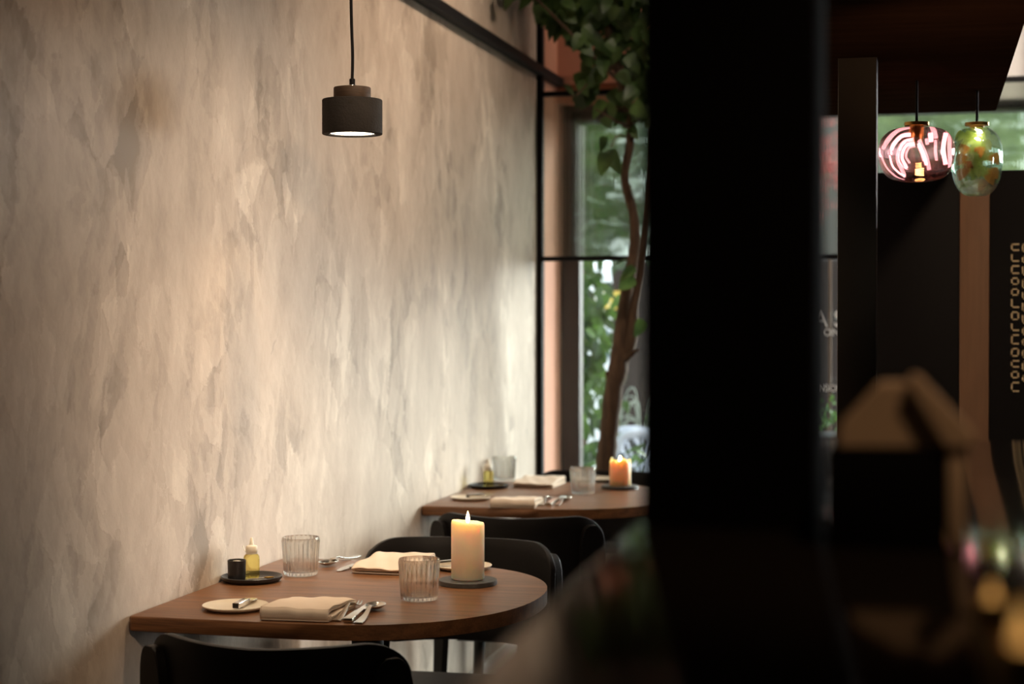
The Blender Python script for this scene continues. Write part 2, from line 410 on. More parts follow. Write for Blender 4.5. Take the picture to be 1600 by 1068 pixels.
# window frame and pane of the facade
bm = BM(); fx0, fx1, fz0, fz1 = XW + .005, 2.4, .12, 2.13
for a, b_ in (((fx0, fz0), (fx0 + .075, fz1)), ((fx0, fz1 - .07), (fx1, fz1)), ((fx0, fz0), (fx1, fz0 + .06)), ((.95, fz0), (1.01, fz1))):
    box(bm, (a[0], YF + .05, a[1]), (b_[0], YF + .12, b_[1]), .004)
wf = struct('window_1', bm, 'windowframe')
bm = BM(); box(bm, (fx0 + .07, YF + .083, fz0 + .05), (fx1, YF + .087, fz1 - .06)); finish('pane', bm, 'pane', wf)

# black steel screen: posts, transoms, reeded upper lights, clear lower lights
zt1, zt2 = aty(860, 147, YG).z, aty(900, 404, YG).z
px_post = aty(844.5, 400, YG).x
scr = thing('steel_glass_screen', 'tall black steel framed glass screen standing just inside the shop window', 'glass screen', (XW, YG, 0))
o0 = Vector((XW, YG, 0))
def scrpart(name, bm, m):
    bmesh.ops.translate(bm, verts=bm.verts, vec=-o0); return finish(name, bm, m, scr)
SX1 = .55
for x in (px_post, -.72 + .02, SX1):
    bm = BM(); box(bm, (x - .011, YG - .02, 0), (x + .011, YG + .02, 2.99), .002); scrpart('post', bm, 'steel_black')
for z, h in ((zt1, .009), (zt2, .009)):
    bm = BM(); box(bm, (px_post, YG - .017, z - h), (SX1, YG + .017, z + h), .002); scrpart('transom', bm, 'steel_black')
bm = BM(); box(bm, (px_post, YG - .017, .0), (SX1, YG + .017, .05), .002); scrpart('bottom_rail', bm, 'steel_black')
bm = BM(); x = px_post + .011; pitch = .0105; zs = (zt2 + .009, zt1 - .009)
nf = int((SX1 - x) / pitch); fr = []; bk = []
for i in range(nf * 8 + 1):
    xx = x + i * pitch / 8; u = (i % 8) / 8
    yy = YG - .002 -   .00026 * (.5 - .5 * math.cos(2 * math.pi * u))
    fr.append((xx, yy)); bk.append((xx, YG + .003))
out = fr + bk[::-1][::8]
lo = [bm.verts.new((a, b_, zs[0])) for a, b_ in fr]; hi = [bm.verts.new((a, b_, zs[1])) for a, b_ in fr]
lo2 = [bm.verts.new((a, b_, zs[0])) for a, b_ in bk]; hi2 = [bm.verts.new((a, b_, zs[1])) for a, b_ in bk]
for i in range(len(fr) - 1):
    bm.faces.new((lo[i], lo[i + 1], hi[i + 1], hi[i])); bm.faces.new((lo2[i + 1], lo2[i], hi2[i], hi2[i + 1]))
    bm.faces.new((lo[i + 1], lo[i], lo2[i], lo2[i + 1])); bm.faces.new((hi[i], hi[i + 1], hi2[i + 1], hi2[i]))
bm.faces.new((lo[0], hi[0], hi2[0], lo2[0])); bm.faces.new((lo[-1], lo2[-1], hi2[-1], hi[-1]))
rp = scrpart('reeded_pane', bm, 'reeded'); rp['label'] = 'vertically reeded glass pane'
bm = BM(); box(bm, (px_post + .011, YG - .002, .05), (SX1, YG + .002, zt2 - .009)); scrpart('clear_pane', bm, 'pane')
def text_mesh(body, size, depth=.001, rot=None):
    cu = bpy.data.curves.new('t', 'FONT'); cu.body = body; cu.size = size; cu.extrude = depth; cu.offset = size * .012
    to = bpy.data.objects.new('t', cu); C.objects.link(to)
    dg = bpy.context.evaluated_depsgraph_get(); me = bpy.data.meshes.new_from_object(to.evaluated_get(dg))
    bpy.data.objects.remove(to); bpy.data.curves.remove(cu); return me
for body, pxl, pyb, hp, ww in (('A S', 1268, 510, 25, 1.0), ('ONS', 1284.5, 524, 10.5, 1.15), ('NSION', 1277.5, 611, 10.5, .82)):
    size = hp * 6.18 / F_PX / .70
    me = text_mesh(body, size); me.name = 'lettering'
    p = aty(pxl, pyb, YG - .004)
    me.transform(Matrix.Translation(p - o0) @ Matrix.Rotation(R(90), 4, 'X') @ Matrix.Scale(ww, 4, (1, 0, 0)))
    me.materials.append(MAT['lettering'])
    o = bpy.data.objects.new('lettering', me); C.objects.link(o); o.parent = scr
    o['label'] = 'white letters reading ' + body
# black rail along the plaster wall
pr = aty(838, 113, YG)
bm = BM(); zr = CAM.z + (pr.z - CAM.z) * 1.0
box(bm, (XW, 2.2, zr - .016), (XW + .035, YF - .02, zr + .016), .003)
tag(finish('wall_rail', bm, 'steel_black'), 'long black steel rail running high along the plaster wall to the window', 'rail')

# ------------------------------------------------------------------ tables
TZ = .75
front = on(195, 962, TZ); 
pts_px = [(662, 979.6), (742.7, 972.9), (796.7, 959.4), (823.7, 945.9), (845, 931), (848.8, 925.7), (848, 914.9), (837, 904), (810, 892), (756, 885.7)]
TY0, TY1 = 2.815, 3.585
TX0 = XW + .004
TXT = -.735           # tip
def table_outline():
    cy = (TY0 + TY1) / 2; hw = (TY1 - TY0) / 2
    o = [(TX0, TY0 + .006), (TX0 + .006, TY0)]
    rx = .375
    for k in range(0, 41):
        a = -math.pi / 2 + math.pi * k / 40
        c, s = math.cos(a), math.sin(a)
        o.append((TXT - rx + rx * (abs(c) ** .86), cy + hw * math.copysign(abs(s) ** .92, s)))
    o += [(TX0 + .006, TY1), (TX0, TY1 - .006)]
    return o
TC = Vector((-1.09, (TY0 + TY1) / 2, 0))
tbl = thing('restaurant_table', 'near brown oak table with a rounded end, set for two against the plaster wall', 'table', TC, group='oak tables along the plaster wall')
bm = BM(); prism(bm, [(x - TC.x, y - TC.y) for x, y in table_outline()], TZ - .028, TZ, .004)
finish('tabletop', bm, 'wood', tbl)
bm = BM(); tube(bm, [(0, 0, .02), (0, 0, TZ - .028)], .032, 20); finish('column', bm, 'black', tbl)
bm = BM(); lathe(bm, [(0, 0), (.21, 0), (.21, .008), (.05, .02), (0, .02)], 40); finish('base', bm, 'black', tbl)
bm = BM(); box(bm, (-.18, -.16, TZ - .036), (.18, .16, TZ - .028)); finish('bracket', bm, 'black', tbl)
DY = 1.835
dup(tbl, TC + Vector((0, DY, 0)), label='far brown oak table with a rounded end, nearer the window')

# ------------------------------------------------------------------ chairs
def make_chair(label, group):
    t = thing('dining_chair', label, 'chair', group=group)
    w, sag, r = .228, .125, .062
    yb = -.245
    def yo(x): return yb + sag * abs(x / w) ** 2.1
    def rows(x):
        e = max(0, abs(x) - (w - r)) / r; dz = r * (1 - math.sqrt(max(0, 1 - e * e)))
        zt = .763 + .006 * abs(x / w) - dz; zb = .520 + dz * 1.2
        return zb, zt
    bm = BM(); cols = []
    n = 44
    for i in range(n + 1):
        u = -1 + 2 * i / n; x = w * math.sin(u * math.pi / 2) * 1.0
        zb, zt = rows(x * .9995)
        cols.append([bm.verts.new((x, yo(x) - .018 * ((zb + (zt - zb) * k / 8) - .52) / .24, zb + (zt - zb) * k / 8)) for k in range(9)])
    for a, b in zip(cols, cols[1:]):
        for k in range(8): bm.faces.new((a[k], b[k], b[k + 1], a[k + 1]))
    finish('backrest', bm, 'chair', t, 60, mods=[('SOLIDIFY', dict(thickness=.013, offset=0)), ('BEVEL', dict(width=.003, segments=2, angle_limit=R(50)))])
    # seat: rounded slab with a shallow dish
    bm = BM(); ring = []
    def rr(a):
        c, s = math.cos(a), math.sin(a); e = .42
        return .222 * math.copysign(abs(c) ** e, c), .205 * math.copysign(abs(s) ** e, s)
    layers = []
    for f, z in ((0.0, .440), (.5, .441), (.9, .448), (1.0, .447), (1.0, .437), (.94, .430), (0.0, .430)):
        if f == 0: layers.append([bm.verts.new((0, 0, z))]); continue
        layers.append([bm.verts.new((rr(2 * math.pi * k / 56)[0] * f * (1 - .06 * (rr(2 * math.pi * k / 56)[1] < -.1)), rr(2 * math.pi * k / 56)[1] * f, z)) for k in range(56)])
    for a, b in zip(layers, layers[1:]):
        for k in range(56):
            k2 = (k + 1) % 56
            if len(a) == 1: bm.faces.new((a[0], b[k], b[k2]))
            elif len(b) == 1: bm.faces.new((a[k], b[0], a[k2]))
            else: bm.faces.new((a[k], b[k], b[k2], a[k2]))
    finish('seat', bm, 'chair', t, 50)
    bm = BM()
    box(bm, (-.17, -.15, .412), (.17, .16, .430), .002)
    finish('seat_frame', bm, 'chair', t)
    for s in (-1, 1):
        # rear leg: a flat board that swells into a rounded paddle on the outside of the backrest
        x0 = .208 * s; th = math.atan(2.1 * sag / w * (.208 / w) ** 1.1) * .80
        bm = BM()
        prof = [(0.0, .016, -.060), (.20, .017, -.030), (.40, .021, -.002), (.46, .026, .0), (.54, .033, .0), (.62, .037, 0), (.68, .036, 0), (.715, .031, 0), (.735, .022, 0), (.743, .010, 0)]
        prof = smoothpts(prof, 3)
        fr_, bk_ = [], []
        tx, ty = math.cos(th), math.sin(th) * s     # tangent of the backrest curve (outwards = +)
        nx, ny = math.sin(th) * s, -math.cos(th)    # pointing out of the back
        for z, hw, dy in prof:
            base = Vector((x0, yo(x0) - .018 * max(0, z - .52) / .24 - .017 + dy, z))
            base += Vector((nx, ny + .0, 0)) * .004
            q = []
            for sx, so in ((-1, -1), (1, -1), (1, 1), (-1, 1)):
                q.append(bm.verts.new(base + Vector((tx * s, ty * s, 0)) * (hw * sx) * 1.0 + Vector((nx, ny, 0)) * (.010 * so)))
            fr_.append(q)
        for a, b in zip(fr_, fr_[1:]):
            for k in range(4): bm.faces.new((a[k], a[(k + 1) % 4], b[(k + 1) % 4], b[k]))
        bm.faces.new(fr_[0]); bm.faces.new(fr_[-1])
        finish('leg', bm, 'chair', t, 40, mods=[('BEVEL', dict(width=.004, segments=3, angle_limit=R(40)))])
        bm = BM(); tube(bm, [(s * .205, .185, 0), (s * .185, .155, .43)], [.012, .018], 14); finish('leg', bm, 'chair', t)
    return t
CG = 'black curved-back chairs at the oak tables'
CX = -1.058
ch = make_chair('black curved-back chair nearest the camera, its back to us, at the near table', CG)
ch.location = (CX, 2.785, 0)
dup(ch, (CX - .01, 3.655, 0), math.pi, 'black chair facing us behind the lit pillar candle at the near table')
dup(ch, (CX - .02, 4.565, 0), 0, 'black chair with its back to us tucked under the far table')
dup(ch, (CX - .02, 5.455, 0), math.pi, 'black chair beside the potted tree, on the window side of the far table')

# ------------------------------------------------------------------ tableware
def make_tumbler(label):
    t = thing('ribbed_tumbler', label, 'glass', group='ribbed tumblers on the tables')
    N = 26
    def fl(i, a):
        if 0 < i < 9: return .0019 * abs(math.sin(a * N / 2)) * (1 if 2 <= i <= 7 else .3)
        return 0
    prof = [(0, .0005), (.0300, .0005), (.0335, .003), (.0345, .010), (.0358, .030), (.0370, .050), (.0382, .068), (.0388, .074), (.0390, .0795), (.0388, .0808),
            (.0378, .0808), (.0374, .0790), (.0366, .060), (.0352, .035), (.0336, .012), (.030, .0085), (0, .0080)]
    bm = BM(); lathe(bm, prof, N * 6, flute=fl)
    finish('glass_body', bm, 'glass', t, 50)
    return t
tum = make_tumbler('ribbed glass tumbler right of the spoon at the near table, closest to us')
tum.location = on(655, 937, TZ)
g2 = on(470, 898, TZ)
dup(tum, g2, .1, 'ribbed glass tumbler near the wall, behind the black oil plate of the near table')
dup(tum, on(910.5, 771, TZ), .2, 'ribbed glass tumbler beside the orange candle on the far table')
g4 = on(764, 750, TZ); g4.x = max(g4.x, XW + .055)
dup(tum, g4, .3, 'ribbed glass tumbler near the wall on the far table')

def make_candle(label, name_, r, h, kind):
    t = thing('pillar_candle', label, 'candle')
    N = 48
    wax = pm('candle_wax_' + name_, (.90, .78, .58) if kind == 0 else (.90, .62, .34), .45, sub=1.0, subr=(1.0, .42, .20), subs=.035 if kind == 0 else .04, noise=.03)
    bm = BM()
    random.seed(5 + kind)
    rag = [random.uniform(-1, 1) for _ in range(N)]
    rag = [(rag[k] + rag[(k + 1) % N] + rag[k - 1]) / 3 for k in range(N)]
    def top(k):
        a = 2 * math.pi * k / N
        if kind == 0: return .0025 * math.cos(a - R(200)) + .0010 * rag[k] + .002 * max(0, math.cos(a - R(195))) ** 6
        return .006 * rag[k] + .0035 * math.sin(a * 5) + .002 * math.sin(a * 9 + 1)
    prof = [(0, 0, 0), (r - .003, 0, 0), (r, .003, 0), (r * .998, h * .5, 0), (r, h - .006, .6), (r - .0012, h - .001, 1), (r - .0035, h, 1), (r - .006, h - .003, 1), (r - .008, h - .012, .2), (r * .4, h - .016 if kind == 0 else h - .022, 0), (0, h - .016 if kind == 0 else h - .022, 0)]
    rings = []
    for rr_, z, wgt in prof:
        if rr_ == 0: rings.append([bm.verts.new((0, 0, z))]); continue
        rings.append([bm.verts.new((rr_ * math.cos(2 * math.pi * k / N), rr_ * math.sin(2 * math.pi * k / N), z + wgt * top(k))) for k in range(N)])
    for a, b in zip(rings, rings[1:]):
        for k in range(N):
            k2 = (k + 1) % N
            if len(a) == 1: bm.faces.new((a[0], b[k], b[k2]))
            elif len(b) == 1: bm.faces.new((a[k], b[0], a[k2]))
            else: bm.faces.new((a[k], b[k], b[k2], a[k2]))
    finish('wax_body', bm, wax, t, 60)
    zb = h - (.016 if kind == 0 else .022)
    bm = BM(); tube(bm, [(0, 0, zb), (.0005, 0, zb + .008), (.002, 0, zb + .012)], .0011, 8); finish('wick', bm, 'wick', t)
    bm = BM(); fh = .026 if kind == 0 else .020; fz = zb + (.012 if kind == 0 else .013)
    lathe(bm, [(0, 0), (.0026, .002), (.0042, .007), (.0040, .011), (.0028, .017), (.0013, .022), (0, fh)], 20, cz=fz); finish('flame', bm, 'flame', t)
    ld = bpy.data.lights.new('flame_light', 'POINT'); ld.energy = 1.6 if kind == 0 else .8; ld.color = (1.0, .34, .10); ld.shadow_soft_size = .004
    lo_ = bpy.data.objects.new('flame_light', ld); C.objects.link(lo_); lo_.parent = t; lo_.location = (0, 0, fz + (.012 if kind == 0 else .010)); ld.use_shadow = True
    return t
def disc(label, r, h, loc):
    bm = BM(); lathe(bm, [(0, 0), (r - .001, 0), (r, .001), (r, h - .001), (r - .001, h), (0, h)], 64)
    o = finish('stone_coaster', bm, 'stone'); o.location = loc; return tag(o, label, 'coaster', 'stone candle coasters')
cp = on(731, 912, TZ)
disc('round grey stone coaster under the tall cream candle on the near table', .060, .010, cp)
c1 = make_candle('tall cream pillar candle burning on the near table', 'tall', .034, .118, 0); c1.location = cp + Vector((0, 0, .0102))
cp2 = on(969, 763, TZ)
disc('round dark stone coaster under the short orange candle on the far table', .060, .010, cp2)
c2 = make_candle('short orange pillar candle with a ragged rim burning on the far table', 'short', .034, .080, 1); c2.location = cp2 + Vector((0, 0, .0102))

# plates
def plate(name, label, cat, m, r, h, loc, group, shallow=False):
    bm = BM()
    if shallow: prof = [(0, 0), (r * .55, 0), (r * .85, .002), (r * .985, h - .002), (r, h), (r * .985, h + .001), (r * .86, .006), (r * .5, .0045), (0, .0045)]
    else: prof = [(0, 0), (r * .80, 0), (r * .90, .002), (r * .985, h * .6), (r, h), (r * .975, h + .0012), (r * .93, h - .001), (r * .87, .0065), (r * .8, .005), (0, .005)]
    lathe(bm, prof, 64); o = finish(name, bm, m); o.location = loc; return tag(o, label, cat, group)
dpos = on(385, 907, TZ); dpos.x = max(dpos.x, XW + .0655)
def oil_set(off, far):
    where = 'of the far table' if far else 'of the near table'
    d = dpos + off
    plate('condiment_plate', 'round black stoneware plate holding the oil bottle by the wall ' + where, 'plate', 'ceramic_black', .0635, .011, d, 'black condiment plates')
    # oil bottle
    bp_ = d + Vector((-.006, .014, .0055))
    b = thing('oil_bottle', 'small squeeze bottle of yellow oil on the black plate ' + where, 'bottle', bp_, R(-20), 'oil bottles on the black plates')
    bm = BM(); lathe(bm, [(0, 0), (.0145, 0), (.0165, .002), (.0165, .040), (.0155, .045), (.0115, .049), (0, .049)], 36); finish('oil_body', bm, 'oil', b)
    bm = BM(); lathe(bm, [(.0085, .0492), (.0118, .0492), (.0118, .052), (.0122, .0525), (.0122, .064), (.011, .066), (.005, .068), (.0042, .072), (.0026, .082), (.0015, .083), (0, .083)], 30)
    finish('nozzle_cap', bm, 'bottle_plastic', b)
    bm = BM(); tube(bm, smoothpts([(-.0119, 0, .055), (-.018, 0, .054), (-.022, 0, .059), (-.024, 0, .064)], 5), .0012, 8); finish('cap_tether', bm, 'bottle_plastic', b)
    if not far:
        cpos = d + Vector((-.026, -.028, .0055)); cpos = Vector((on(370, 910, TZ).x, on(370, 910, TZ).y, cpos.z))
        t = thing('salt_cup', 'small dark stoneware cup of salt in front of the oil bottle on the near table', 'cup', cpos)
        bm = BM(); lathe(bm, [(0, 0), (.0165, 0), (.0180, .002), (.0186, .020), (.0190, .041), (.0180, .042), (.0168, .041), (.0165, .035), (0, .035)], 40); finish('cup_body', bm, 'ceramic_black', t)
        bm = BM(); lathe(bm, [(.0160, .0352), (.013, .037), (.008, .0395), (0, .0405)], 24); finish('salt', bm, 'salt', t)
    # little spoon lying on the plate
    sp = thing('salt_spoon', ('tiny copper-toned spoon resting on the black plate ' + where), 'spoon', d + Vector((.032, -.008, .0068)), R(25) , 'tiny spoons on the black plates')
    bm = BM(); tube(bm, [(-.034, 0, .0002), (-.014, 0, .0016), (.0, 0, .0022)], [.0016, .0013, .0016], 8); finish('handle', bm, 'steel', sp)
    bm = BM(); lathe(bm, [(0, -.001), (.004, .0), (.007, .002), (.0072, .0032), (.0062, .0026), (.0035, .0012), (0, .0006)], 20)
    bmesh.ops.scale(bm, vec=(1.5, .85, 1), verts=bm.verts); bmesh.ops.translate(bm, vec=(.009, 0, .0008), verts=bm.verts)
    finish('bowl', bm, 'brass', sp)
oil_set(Vector((0, 0, 0)), False)
d2 = on(731, 761, TZ); d2.x = max(d2.x, XW + .0655); d2 = d2 - dpos
oil_set(d2, True)

# cutlery, modelled lying along +y with the handle end at the origin
def strip(bm, st, n=7):
    """st: (y, half width, z centre, half thickness, dish)"""
    rings = []
    for y, hw, z, th, dish in st:
        ring = []
        for k in range(n):
            u = -1 + 2 * k / (n - 1); ring.append(bm.verts.new((u * hw, y, z + th + dish * u * u)))
        for k in range(n - 1, -1, -1):
            u = -1 + 2 * k / (n - 1); ring.append(bm.verts.new((u * hw, y, z - th + dish * u * u)))
        rings.append(ring)
    for a, b in zip(rings, rings[1:]):
        m_ = len(a)
        for k in range(m_): bm.faces.new((a[k], a[(k + 1) % m_], b[(k + 1) % m_], b[k]))
    bm.faces.new(rings[0]); bm.faces.new(rings[-1])
BMOD = [('BEVEL', dict(width=.0006, segments=2, angle_limit=R(50)))]
def make_fork(label):
    t = thing('dinner_fork', label, 'fork', group='dinner forks on the tables')
    bm = BM(); strip(bm, smoothpts([(0, .0085, .0022, .0013, 0), (.03, .0078, .0020, .0013, 0), (.07, .0050, .0060, .0014, 0), (.105, .0030, .0135, .0016, 0), (.118, .0050, .0140, .0013, 0), (.128, .0115, .0110, .0010, .0004)], 4)); finish('handle', bm, 'steel', t, mods=BMOD)
    bm = BM()
    strip(bm, [(.126, .0112, .0114, .0010, .0004), (.134, .0120, .0088, .0010, .0004), (.140, .0120, .0068, .0010, .0004)])
    for k in range(4):
        x = -.0098 + k * .00653
        tube(bm, smoothpts([(x, .139, .0072), (x, .155, .0040), (x, .172, .0034), (x * .98, .187, .0066)], 4), [.0015] * 9 + [.0013, .0011, .0009, .0006], 8)
    finish('tines', bm, 'steel', t)
    return t
def make_knife(label):
    t = thing('dinner_knife', label, 'knife', group='dinner knives on the tables')
    bm = BM(); strip(bm, [(0, .0085, .0045, .0035, 0), (.002, .009, .0045, .0040, 0), (.09, .0070, .0048, .0034, 0), (.098, .0055, .0048, .0026, 0), (.104, .0065, .0048, .0030, 0), (.108, .0062, .0048, .0026, 0)]); finish('handle', bm, 'steel', t, mods=BMOD)
    bm = BM(); strip(bm, smoothpts([(.1075, .0058, .0045, .0010, 0), (.125, .0088, .0042, .0009, 0), (.165, .0095, .0030, .0008, 0), (.190, .0080, .0018, .0007, 0), (.203, .0030, .0012, .0006, 0)], 4)); finish('blade', bm, 'steel', t, mods=BMOD)
    return t
def make_spoon(label):
    t = thing('dinner_spoon', label, 'spoon', group='dinner spoons on the tables')
    bm = BM(); strip(bm, smoothpts([(0, .0085, .0022, .0013, 0), (.03, .0078, .0020, .0013, 0), (.07, .0050, .0058, .0014, 0), (.100, .0030, .0125, .0016, 0), (.116, .0036, .0128, .0014, 0), (.126, .0075, .0108, .0010, .001)], 4)); finish('handle', bm, 'steel', t, mods=BMOD)
    bm = BM(); rows = []; NR, NA = 8, 36
    for i in range(NR + 1):
        f = i / NR; row = []
        for k in range(NA):
            a = 2 * math.pi * k / NA
            x = .0195 * f * math.cos(a) * (1 - .10 * math.sin(a)); y = .151 + .031 * f * math.sin(a)
            row.append(bm.verts.new((x, y, .0015 + .0088 * (f ** 2.2) )))
        rows.append(row)
    for a, b in zip(rows, rows[1:]):
        for k in range(NA):
            if a is rows[0] : pass
            bm.faces.new((a[k], a[(k + 1) % NA], b[(k + 1) % NA], b[k])) if a is not rows[0] else bm.faces.new((a[0], b[k], b[(k + 1) % NA]))
    for v in [v for v in bm.verts if not v.link_faces]: bm.verts.remove(v)
    bmesh.ops.recalc_face_normals(bm, faces=bm.faces)
    finish('bowl', bm, 'steel', t, 60, mods=[('SOLIDIFY', dict(thickness=.0012, offset=0))])
    return t
def place(o, p0, p1):      # handle end and head point on the table
    a = on(*p0, TZ); b = on(*p1, TZ); d = b - a
    o.location = (a.x, a.y, TZ + .0004); o.rotation_euler = (0, 0, math.atan2(-d.x, d.y)); return o
fork = place(make_fork('dinner fork, left of the knife, right of the folded napkin at the near table front'), (525, 971), (575, 929))
knife = place(make_knife('dinner knife between fork and spoon at the near table front'), (543, 973), (590, 938))
spoon = place(make_spoon('dinner spoon with shiny bowl, right of the knife at the near table front'), (559, 975), (600, 941))
def rel(o, newloc, rz, label): return dup(o, newloc, rz, label)
def tp(px, py): p = on(px, py, TZ); p.z = TZ + .0004; return p
# opposite place at the near table: heads point to us
def headed(o, px, py, rz, label, off=(0, 0), L=.185):
    h = tp(px, py); return rel(o, Vector((h.x + L * math.sin(rz) + off[0], h.y - L * math.cos(rz) + off[1], h.z)), rz, label)
headed(fork, 552, 890, R(172), 'dinner fork with dark tines at the far place of the near table')
headed(knife, 534, 891, R(172), 'dinner knife at the far place of the near table, beside the fork')
headed(spoon, 511, 884, R(173), 'dinner spoon left of the knife at the far place of the near table', L=.155)
headed(fork, 552, 890, R(172), 'dinner fork at the window-side place of the far table', (-.015, DY))
headed(knife, 534, 891, R(172), 'dinner knife at the window-side place of the far table', (-.015, DY))
headed(spoon, 511, 884, R(173), 'dinner spoon at the window-side place of the far table', (-.015, DY), L=.155)
rel(fork, tp(845, 790), R(5), 'blurred dinner fork beside the napkin at the front of the far table')
rel(knife, tp(857, 790), R(4), 'blurred dinner knife in the middle of the cutlery at the front of the far table')
rel(spoon, tp(869.5, 790), R(2), 'blurred dinner spoon catching orange candlelight on the far table')

# bread plates with their butter knives
def butter_knife(label):
    t = thing('butter_knife', label, 'knife', group='butter knives on the bread plates')
    bm = BM(); box(bm, (-.0060, 0, .0), (.0060, .060, .0095), .0008); finish('handle', bm, 'steel', t)
    bm = BM(); box(bm, (-.0057, -.0008, .0003), (.0057, .0006, .0092)); e = finish('end_cap', bm, 'wick', t); e['label'] = 'dark end face'
    bm = BM(); strip(bm, smoothpts([(.0575, .0040, .0045, .0010, 0), (.068, .0090, .0042, .0008, 0), (.090, .0098, .0032, .0007, 0), (.100, .0040, .0026, .0006, 0)], 4)); finish('blade', bm, 'steel', t, mods=BMOD)
    return t
def dirz(p0, p1):
    d = on(*p1, TZ) - on(*p0, TZ); return math.atan2(-d.x, d.y)
wp = on(368, 951, TZ)
plate('bread_plate', 'round cream bread plate with a butter knife at the near table front, by the wall', 'plate', 'ceramic_white', .062, .0085, wp, 'cream bread plates', True)
bk = butter_knife('butter knife with squared steel handle on the front bread plate of the near table')
q = on(368, 952, TZ + .006); bk.location = (q.x, q.y, TZ + .0085); bk.rotation_euler = (0, 0, dirz((368, 955), (404, 938)))
wp2 = on(724, 888, TZ)
plate('bread_plate', 'cream bread plate mostly hidden behind the tall candle of the near table', 'plate', 'ceramic_white', .062, .0085, wp2, 'cream bread plates', True)
dup(bk, Vector((wp2.x - .015, wp2.y + .02, TZ + .0085)), R(140), 'butter knife on the bread plate behind the tall candle')
wp3 = on(735, 780, TZ)
plate('bread_plate', 'cream bread plate at the front of the far table, near the wall', 'plate', 'ceramic_white', .060, .0085, wp3, 'cream bread plates', True)
dup(bk, Vector((wp3.x + .0, wp3.y - .03, TZ + .0085)), R(-35), 'butter knife on the front bread plate of the far table')
wp4 = on(934, 750, TZ)
plate('bread_plate', 'cream bread plate behind the tumbler, window side of the far table', 'plate', 'ceramic_white', .060, .0085, wp4, 'cream bread plates', True)
dup(bk, Vector((wp4.x - .01, wp4.y + .02, TZ + .0085)), R(140), 'butter knife on the window-side bread plate of the far table')

# folded napkins: one long cloth folded to four layers, its rounded fold towards the guest
def make_napkin(label, w=.128, d=.185, seed=1):
    rnd = random.Random(seed)
    t = thing('folded_napkin', label, 'napkin', group='folded cloth napkins on the tables')
    prof = []          # (y, z) path; fold at y=0
    y1 = d
    def arc(cy, cz, r, a0, a1, n=8): return [(cy + r * math.cos(R(a0 + (a1 - a0) * k / n)), cz + r * math.sin(R(a0 + (a1 - a0) * k / n))) for k in range(n + 1)]
    # outer wrap
    prof += [(y1 - .012, .0016), (y1 * .6, .0016)] + arc(.0115, .0122, .0105, 270, 90, 12) + [(y1 * .35, .0215), (y1 * .7, .0165), (y1, .0125)]
    inner = [(y1 - .02, .0048), (y1 * .6, .0048)] + arc(.0125, .0122, .0068, 270, 90, 10) + [(y1 * .35, .0178), (y1 * .7, .0132), (y1 - .006, .0092)]
    mid = [(y1 - .03, .0076), (y1 * .5, .0078)] + arc(.0145, .0120, .0034, 270, 90, 8) + [(y1 * .35, .0142), (y1 - .024, .0100)]
    for nm, path, dx in (('outer_fold', prof, 0), ('inner_fold', inner, .004), ('core_fold', mid, .008)):
        bm = BM(); NX = 26; P = smoothpts(path, 4); rows = []
        for i in range(NX + 1):
            u = i / NX; x = (u - .5) * w; row = []
            for j, (y, z) in enumerate(P):
                e = 1.0
                wob = .0012 * math.sin(u * 6 + y * 20) * min(1, z / .01) + .0008 * math.sin(u * 17 + y * 60 + seed)
                lift = 0.0
                xx = x
                if u > .8: # wavy open edge on the right
                    xx += (u - .8) / .2 * (.005 * math.sin(y * 46 + 1.2) * (y / d) + dx * (.35 if z < .012 else -.3)) 
                    lift = (u - .8) / .2 * .0014 * math.sin(y * 60) * (1 if z > .012 else 0)
                row.append(bm.verts.new((xx, y + .004 * math.sin(u * 3.1) * (y / d), max(.0013, z + (wob if z > .01 else 0) + lift))))
            rows.append(row)
        for a, b in zip(rows, rows[1:]):
            for k in range(len(P) - 1): bm.faces.new((a[k], b[k], b[k + 1], a[k + 1]))
        finish(nm, bm, 'cloth', t, 70, mods=[('SOLIDIFY', dict(thickness=.0019, offset=0))])
    return t
nap = make_napkin('cream folded napkin between the bread plate and the fork at the near table front')
def napat(px0, py0, px1, py1):
    a, b = on(px0, py0, TZ), on(px1, py1, TZ); m = (a + b) / 2; d = b - a
    return Vector((m.x, m.y, TZ + .0003)), math.atan2(d.y, d.x)
l, rz = napat(405, 968, 513, 974.5)
nap.location = l; nap.rotation_euler = (0, 0, rz + R(7))
l = on(617, 873, TZ); dup(nap, Vector((l.x + .046, 3.572, TZ + .0003)), R(178), 'cream folded napkin behind the front tumbler, at the far place of the near table')
l, rz = napat(765, 793, 836, 795)
dup(nap, l, R(6), 'folded napkin at the front of the far table, left of its cutlery')
l = on(862, 744, TZ); dup(nap, Vector((l.x + .03, 3.572 + DY - .012, TZ + .0003)), R(178), 'folded napkin behind the tumbler at the window side of the far table')

# ------------------------------------------------------------------ pendant lamp over the near table
LY = 3.27; lb = aty(550.5, 210, LY)
lamp = thing('pendant_lamp', 'small dark two-step cylinder pendant lamp, lit, hanging over the near table', 'lamp', (lb.x, LY, lb.z))
bm = BM(); lathe(bm, [(.0475, .0), (.0605, .0), (.0615, .001), (.0615, .069), (.0605, .0705), (.037, .0705), (.037, .060), (.0475, .058), (.0475, .0)], 64); finish('shade', bm, 'lampshade', lamp)
bm = BM(); lathe(bm, [(0, .0700), (.0375, .0700), (.0380, .0715), (.0380, .094), (.0370, .0955), (0, .0955)], 48); finish('neck', bm, 'lampneck', lamp)
bm = BM(); lathe(bm, [(0, .0955), (.0085, .0955), (.0085, .1005), (.0, .1005)], 24); finish('collar', bm, 'nickel', lamp)
bm = BM(); lathe(bm, [(0, .1005), (.006, .1005), (.006, .1125), (.004, .114), (0, .114)], 20); finish('cord_grip', bm, 'black', lamp)
